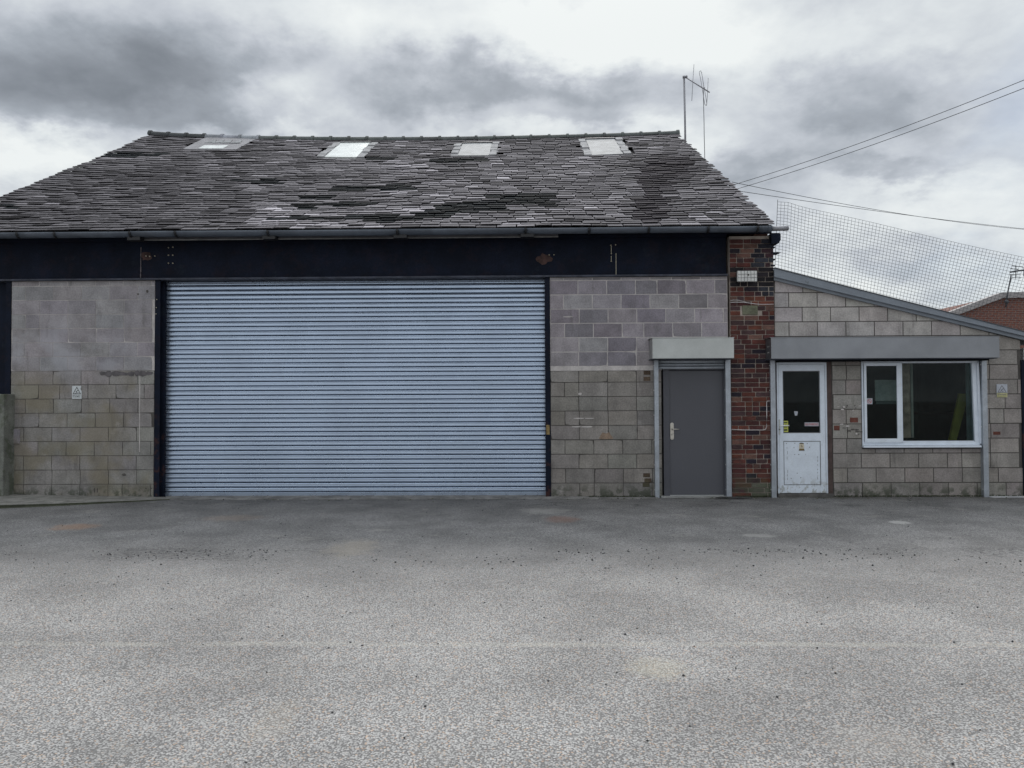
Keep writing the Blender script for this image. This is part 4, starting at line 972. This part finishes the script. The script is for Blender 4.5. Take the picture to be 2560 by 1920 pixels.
danger_sign(2505, 977, .165, .205, True, 'faded Danger sign with yellow lower band, right of the lean-to window', False)

# floodlight in a wire guard on the pier
c = P(1868, 690.5, -.16); root = empty('guarded_wall_light', (c.x, -.03, c.z-.1), 'white rectangular light in a wire guard high on the brick pier', 'light')
w, h = .152, .084
MB().box(c.x-w+.01, c.x+w-.01, -.14, -.05, c.z-h+.01, c.z+h-.01).build('light_body', BLACK, root, bevel=.006)
MB().box(c.x-w, c.x+w, -.155, -.141, c.z-h, c.z+h).build('light_face', WHITE, root, bevel=.003)
MB().box(c.x+.008, c.x+.028, -.160, -.1555, c.z+.008, c.z+.030).build('sensor', DKBR, root)
for i in range(7):
    x = c.x-w+.002+i*(2*w-.004)/6; MB().tube([(x, -.185, c.z-h), (x, -.185, c.z+h)], .003, 4).build('guard_wire', BLACK, root)
for i in range(4):
    z = c.z-h+.002+i*(2*h-.004)/3; MB().tube([(c.x-w, -.185, z), (c.x+w, -.185, z)], .003, 4).build('guard_wire', BLACK, root)
for sx in (-1, 1):
    for sz in (-1, 1): MB().tube([(c.x+sx*w, -.185, c.z+sz*h), (c.x+sx*w, -.05, c.z+sz*h)], .003, 4).build('guard_stay', BLACK, root)
MB().box(c.x-.05, c.x+.05, -.05, -.03, c.z-.05, c.z+.05).build('wall_bracket', BLACK, root)

def cable(name, pts, r, mat, label, cat='cable', group=None, n=6):
    return MB().tube(pts, r, n).build(name, mat, None, label=label, cat=cat, group=group)
pts = [P(x, y, -.045) for x, y in ((1826, 756), (1840, 755.5), (1856, 756), (1870, 757), (1888, 760), (1905, 761), (1934, 760.5))]
cable('wall_cable', pts, .005, PALECABLE, 'thin pale cable running straight across the upper brick pier')
pts = [P(x, y, -.042) for x, y in ((1826, 751), (1836, 750), (1846, 750.5), (1860, 754), (1872, 758))]
cable('wall_cable', pts, .0035, PALECABLE, 'short thin loose wire arching above the pale cable on the pier')
pts = [P(x, y, -.048) for x, y in ((1828, 1073.5), (1850, 1074.5), (1880, 1075), (1908, 1075), (1914, 1073), (1916.5, 1067), (1917, 1040), (1916.5, 1005), (1918, 1003), (1926, 1002))]
cable('wall_cable', pts, .005, PALECABLE, 'pale cable bent at a right angle low on the brick pier')

# mossy pillar at the left edge
MB().box(PX(-120, -.25), PX(10.5, -.25), -.25, .05, 0, PZ(5, 985, -.25)).build('concrete_pillar', CONC, None, bevel=.012, label='mossy grey concrete pillar cut off by the left picture edge', cat='pillar')
# plinth / kerb at the left bay
m = MB(); top = []; n = 26
xa, xb = PX(-200), PX(440)
vs = []
for i in range(n+1):
    t = i/n; x = xa+(xb-xa)*t; yk = -1.28+1.10*max(0, (t-.3)/.7)**1.5+.03*noise.noise(Vector((x*3, 0, 0))); hk = .07*(1-max(0, (t-.3)/.7)*.8)+.006*noise.noise(Vector((x*5, 2, 0)))
    vs += [(x, .0, hk+.004), (x, yk+.012, hk), (x, yk, hk*.9)]; top += [(x, yk, hk*.9), (x, yk+.004, hk*.25), (x, yk-.025, -.005)]
m.add(vs, [(3*i+j, 3*i+3+j, 3*i+4+j, 3*i+1+j) for i in range(n) for j in range(2)], (.20, .195, .18))
m.add(top, [(3*i+j, 3*i+3+j, 3*i+4+j, 3*i+1+j) for i in range(n) for j in range(2)], (.055, .06, .04))  # front face darker: moss and its shade painted in one colour
m.build('kerb', material('weathered_kerb', (.22, .215, .20), .9, tint=True, var=.3, vscale=5, fine=.2, bump=.7, bscale=25), None, kind='structure')
# rough mortar haunch along shutter and wall foot
m = MB(); n = 60; xa, xb = PX(412), PX(1640); vs = []
for i in range(n+1):
    x = xa+(xb-xa)*i/n; yk = -.10-.06*noise.noise(Vector((x*1.7, 5, 0)))-.05
    vs += [(x, .16, .022), (x, .0, .018), (x, yk, .006+.004*noise.noise(Vector((x*6, 1, 0)))), (x, yk-.03, -.004)]
m.add(vs, [(4*i+j, 4*i+4+j, 4*i+5+j, 4*i+1+j) for i in range(n) for j in range(3)])
m.build('concrete_apron', material('apron_concrete', (.17, .165, .16), .9, var=.35, vscale=4, fine=.25, bump=.8, bscale=20), None, kind='structure')
MB().box(PX(2460), PX(2552), -.14, -.002, -.01, .015).build('pale_footing', material('pale_footing_concrete', (.36, .36, .37), .9, var=.2, bump=.4), None, kind='structure', bevel=.005)

# loose chippings
def pebble(m, x, y, r, col):
    z = r*.45; vs = []
    for (a, b, c_) in ((1, 0, 0), (-1, 0, 0), (0, 1, 0), (0, -1, 0), (0, 0, 1), (0, 0, -1)):
        k_ = r*rnd.uniform(.6, 1.25); vs.append((x+a*k_, y+b*k_*.8, z+c_*k_*.6))
    m.add(vs, [(0, 2, 4), (2, 1, 4), (1, 3, 4), (3, 0, 4), (2, 0, 5), (1, 2, 5), (3, 1, 5), (0, 3, 5)], col)
m = MB()
for i in range(1500):
    x = rnd.uniform(-8, 9); y = -4.15-abs(rnd.gauss(0, .35)) if i < 900 else rnd.uniform(-9, -.3)
    dk = rnd.random() < .82
    if noise.noise(Vector((x*.8, y*1.5, 3))) < -.1 and i < 900: continue
    pebble(m, x, y, rnd.uniform(.004, .013)*(1 if i < 900 else .8), (.03, .03, .033) if dk else (.35, .34, .32))
for i in range(260):
    x = rnd.uniform(-7, 8.4); pebble(m, x, -abs(rnd.gauss(0, .16))-.06, rnd.uniform(.005, .016), rnd.choice([(.05, .05, .045), (.25, .24, .22), (.08, .09, .05)]))
for i in range(34):
    pebble(m, rnd.uniform(-5.5, 6.5), rnd.uniform(-10, -6.3), rnd.uniform(.005, .012), (.03, .03, .033))
for i in range(900):
    x = rnd.uniform(-9, 10); pebble(m, x, rnd.uniform(-6.6, -4.2), rnd.uniform(.003, .008), (.04, .04, .043))
m.build('loose_gravel', PEBBLE, None, origin=(0, 0, 0), kind='stuff')
m = MB()
for i in range(900):
    a_ = rnd.random()
    x = rnd.uniform(PX(1470), PX(1650)) if a_ < .35 else (rnd.uniform(PX(2080), PX(2550)) if a_ < .8 else rnd.uniform(PX(1835), PX(1930))); z = .01
    y = -rnd.uniform(.0, .05)
    for k_ in range(3):
        an = rnd.uniform(0, 6.28); L = rnd.uniform(.008, .028); dx, dy = math.cos(an)*.006, math.sin(an)*.006
        m.add([(x-dx, y-dy-.01, z), (x+dx, y+dy-.01, z), (x+dx*2+rnd.uniform(-.008, .008), y-.015, z+L)], [(0, 1, 2)], rnd.choice([(.05, .07, .03), (.035, .05, .025), (.07, .07, .04)]))
m.build('moss_tufts', PEBBLE, None, origin=(0, 0, 0), kind='stuff')
a, b = P(1792, 1262, -.35), P(1880, 1252, -.2)
m = MB(); pl = [(-.28, 0), (-.1, -.045), (.12, -.05), (.29, -.01), (.2, .03), (-.2, .04)]
xc, yc = (a.x+b.x)/2, -.22
m.add([(xc+u, yc+v, .012) for u, v in pl]+[(xc+u*.97, yc+v, .026+.008*(i % 2)) for i, (u, v) in enumerate(pl)], [tuple(range(5, -1, -1)), tuple(range(6, 12))]+[(i, (i+1) % 6, (i+1) % 6+6, i+6) for i in range(6)])
m.build('asphalt_slab', material('broken_asphalt', (.05, .05, .048), .9, var=.4, vscale=10, bump=.9, bscale=30), None, label='broken flat piece of dark asphalt on the ground in front of the brick pier', cat='rubble')

# ---- wire mesh panel on the lean-to roof edge
MY = -.02
WM = empty('wire_mesh_panel', tuple(P(1937, 675, MY)), 'tilted square-grid wire mesh fence along the lean-to roof edge', 'wire mesh')
def mesh_pt(t, v):                 # t along, v from bottom to top
    bx, by = 1937+(2575-1937)*t, 676+(836-676)*t; tx, ty = 1944+(2635-1944)*t, 503+(661-503)*t
    if t < .09: ty += 0; ty -= 8*(1-abs(t-.045)/.045)*0.6
    w = 1.3*math.sin(t*9+v*2)*v
    return P(bx+(tx-bx)*v, by+(ty-by)*v+w, MY+.03*math.sin(t*7)*v)
NC, NR = 78, 22
mv = MB(); mh = MB()
for i in range(NC+1): mv.tube([mesh_pt(i/NC, v/5) for v in range(6)], .0024, 4)
for j in range(NR+1): mh.tube([mesh_pt(t/26, j/NR)+Vector((0, .003, 0)) for t in range(27)], .0024, 4)
mv.build('upright_wires', WIRE, WM, kind='stuff'); mh.build('cross_wires', WIRE, WM, kind='stuff')
MB().tube([mesh_pt(0, -.02), mesh_pt(0, 1.03)], .004, 6).build('edge_rod', WIRE, WM)

# ---- television aerial on the right gable
ay = 6.6
AE = empty('tv_aerial', tuple(P(1713, 420, ay)), 'metal aerial on a tall mast rising behind the right end of the roof ridge', 'aerial')
def seg(name, pts, r, y=ay, n=8, par=AE, mat=ALU):
    return MB().tube([P(a_[0], a_[1], y+(a_[2] if len(a_) > 2 else 0)) for a_ in pts], r, n).build(name, mat, par)
seg('mast', [(1710, 191), (1712.5, 300), (1715, 460)], .024)
seg('mast_clamp', [(1707, 193), (1718, 192)], .035)
seg('boom', [(1712, 192, 0), (1774, 231, -.25)], .014)
seg('element', [(1735, 161, -.1), (1732, 205, -.1), (1729.5, 252, -.1)], .0065, n=6)
seg('element', [(1770.5, 195, -.24), (1769, 230, -.24), (1766.5, 264, -.24)], .0065, n=6)
seg('folded_dipole', [(1760.5, 222, -.18), (1757, 200, -.18), (1754, 181, -.18), (1751.5, 177, -.18), (1749, 178, -.18), (1748.3, 182, -.18), (1752, 200, -.18), (1757, 230, -.18), (1761.5, 259, -.18), (1763.5, 263, -.18), (1766, 263, -.18), (1767, 259, -.18), (1764, 240, -.18), (1760.5, 220, -.18)], .0065, n=6)
seg('junction', [(1758, 219, -.18), (1762, 221, -.18)], .02)
cable('aerial_cable', [P(x_, y_, ay-.18) for x_, y_ in ((1758.5, 224), (1759, 260), (1760, 300), (1760.5, 340), (1761.5, 375), (1762, 400), (1762, 440))], .008, CABLE, 'thin cable hanging straight down from the tv aerial')

# ---- overhead cables
def span(p0, p1, sagm, r, label, n=24):
    p0, p1 = Vector(p0), Vector(p1)
    pts = [p0+(p1-p0)*(i/n)-Vector((0, 0, sagm*4*(i/n)*(1-i/n))) for i in range(n+1)]
    cable('overhead_cable', pts, r, CABLE, label, group='overhead cables leaving the right gable')
span(P(1820, 466, 3.6), P(2760, 117, -1.5), .10, .005, 'upper of the two overhead cables rising to the right')
span(P(1830, 476, 3.5), P(2760, 140, -1.6), .09, .005, 'lower of the two overhead cables rising to the right')
span(P(1830, 455, 3.2), P(2760, 583, 16), .25, .0055, 'overhead cable falling to the right, starting higher at the gable')
span(P(1850, 478, 3.2), P(2760, 589, 15.5), .10, .0055, 'overhead cable falling to the right, starting lower at the gable')

# ---- brick building behind
by = 14.0
BB = empty('brick_building', tuple(Vector((P(2560, 800, by).x, by, 0))), 'red brick gable with pale grey coping behind the wire mesh, at the right edge', 'building')
def bb_hook(col, c):
    t = c['t']; br = N(t, 'ShaderNodeTexBrick'); mp = N(t, 'ShaderNodeMapping'); mp.inputs['Rotation'].default_value = (math.pi/2, 0, 0)
    t.links.new(c['pos'], mp.inputs[0]); t.links.new(mp.outputs[0], br.inputs['Vector'])
    br.inputs['Scale'].default_value = 1; br.inputs['Brick Width'].default_value = .225; br.inputs['Row Height'].default_value = .075; br.inputs['Mortar Size'].default_value = .008
    br.inputs['Color1'].default_value = (.20, .07, .045, 1); br.inputs['Color2'].default_value = (.15, .05, .04, 1); br.inputs['Mortar'].default_value = (.26, .20, .17, 1)
    return MIX(t, .85, col, br.outputs['Color'])
BBM = material('far_brick', (.2, .08, .06), .9, hook=bb_hook, bump=.2)
a, b, c_, d = P(2300, 812, by), P(2507, 738, by), P(2760, 733, by), P(2900, 790, by)
MB().prism([(a.x, 0), (d.x, 0), (d.x, d.z), (c_.x, c_.z), (b.x, b.z), (a.x, a.z)], by, by+8).build('wall', BBM, BB)
COPE = material('coping', (.36, .34, .34), .7, var=.12, vscale=2)
pt = [P(2300, 808, by-.1), P(2504, 731, by-.1), P(2760, 726, by-.1)]; pbm = [P(2300, 822, by-.1), P(2507, 745, by-.1), P(2760, 740, by-.1)]
for i in (0, 1):
    MB().prism([(pbm[i].x, pbm[i].z), (pbm[i+1].x, pbm[i+1].z), (pt[i+1].x, pt[i+1].z), (pt[i].x, pt[i].z)], by-.12, by+.3).build('coping', COPE, BB)
AE2 = empty('tv_aerial', tuple(P(2516, 765, by-.2)), 'small dark aerial on a leaning mast above the red brick gable', 'aerial')
y2 = by-.2
for nm, pts, r_ in [('mast', [(2514.5, 768), (2520, 728), (2527, 694), (2527.5, 688)], .022), ('boom', [(2525, 680.5), (2545, 677), (2575, 674)], .03), ('bracket', [(2513, 752), (2520, 757)], .06)]:
    seg(nm, pts, r_, y2, 6, AE2, CABLE)
for (u0, v0, u1, v1) in [(2530, 665, 2556, 667), (2526, 672, 2545, 673), (2525, 686, 2550, 687), (2530, 694, 2552, 695), (2540, 664, 2539, 696), (2560, 668, 2559, 690)]:
    seg('element', [(u0, v0), (u1, v1)], .012, y2, 5, AE2, CABLE)
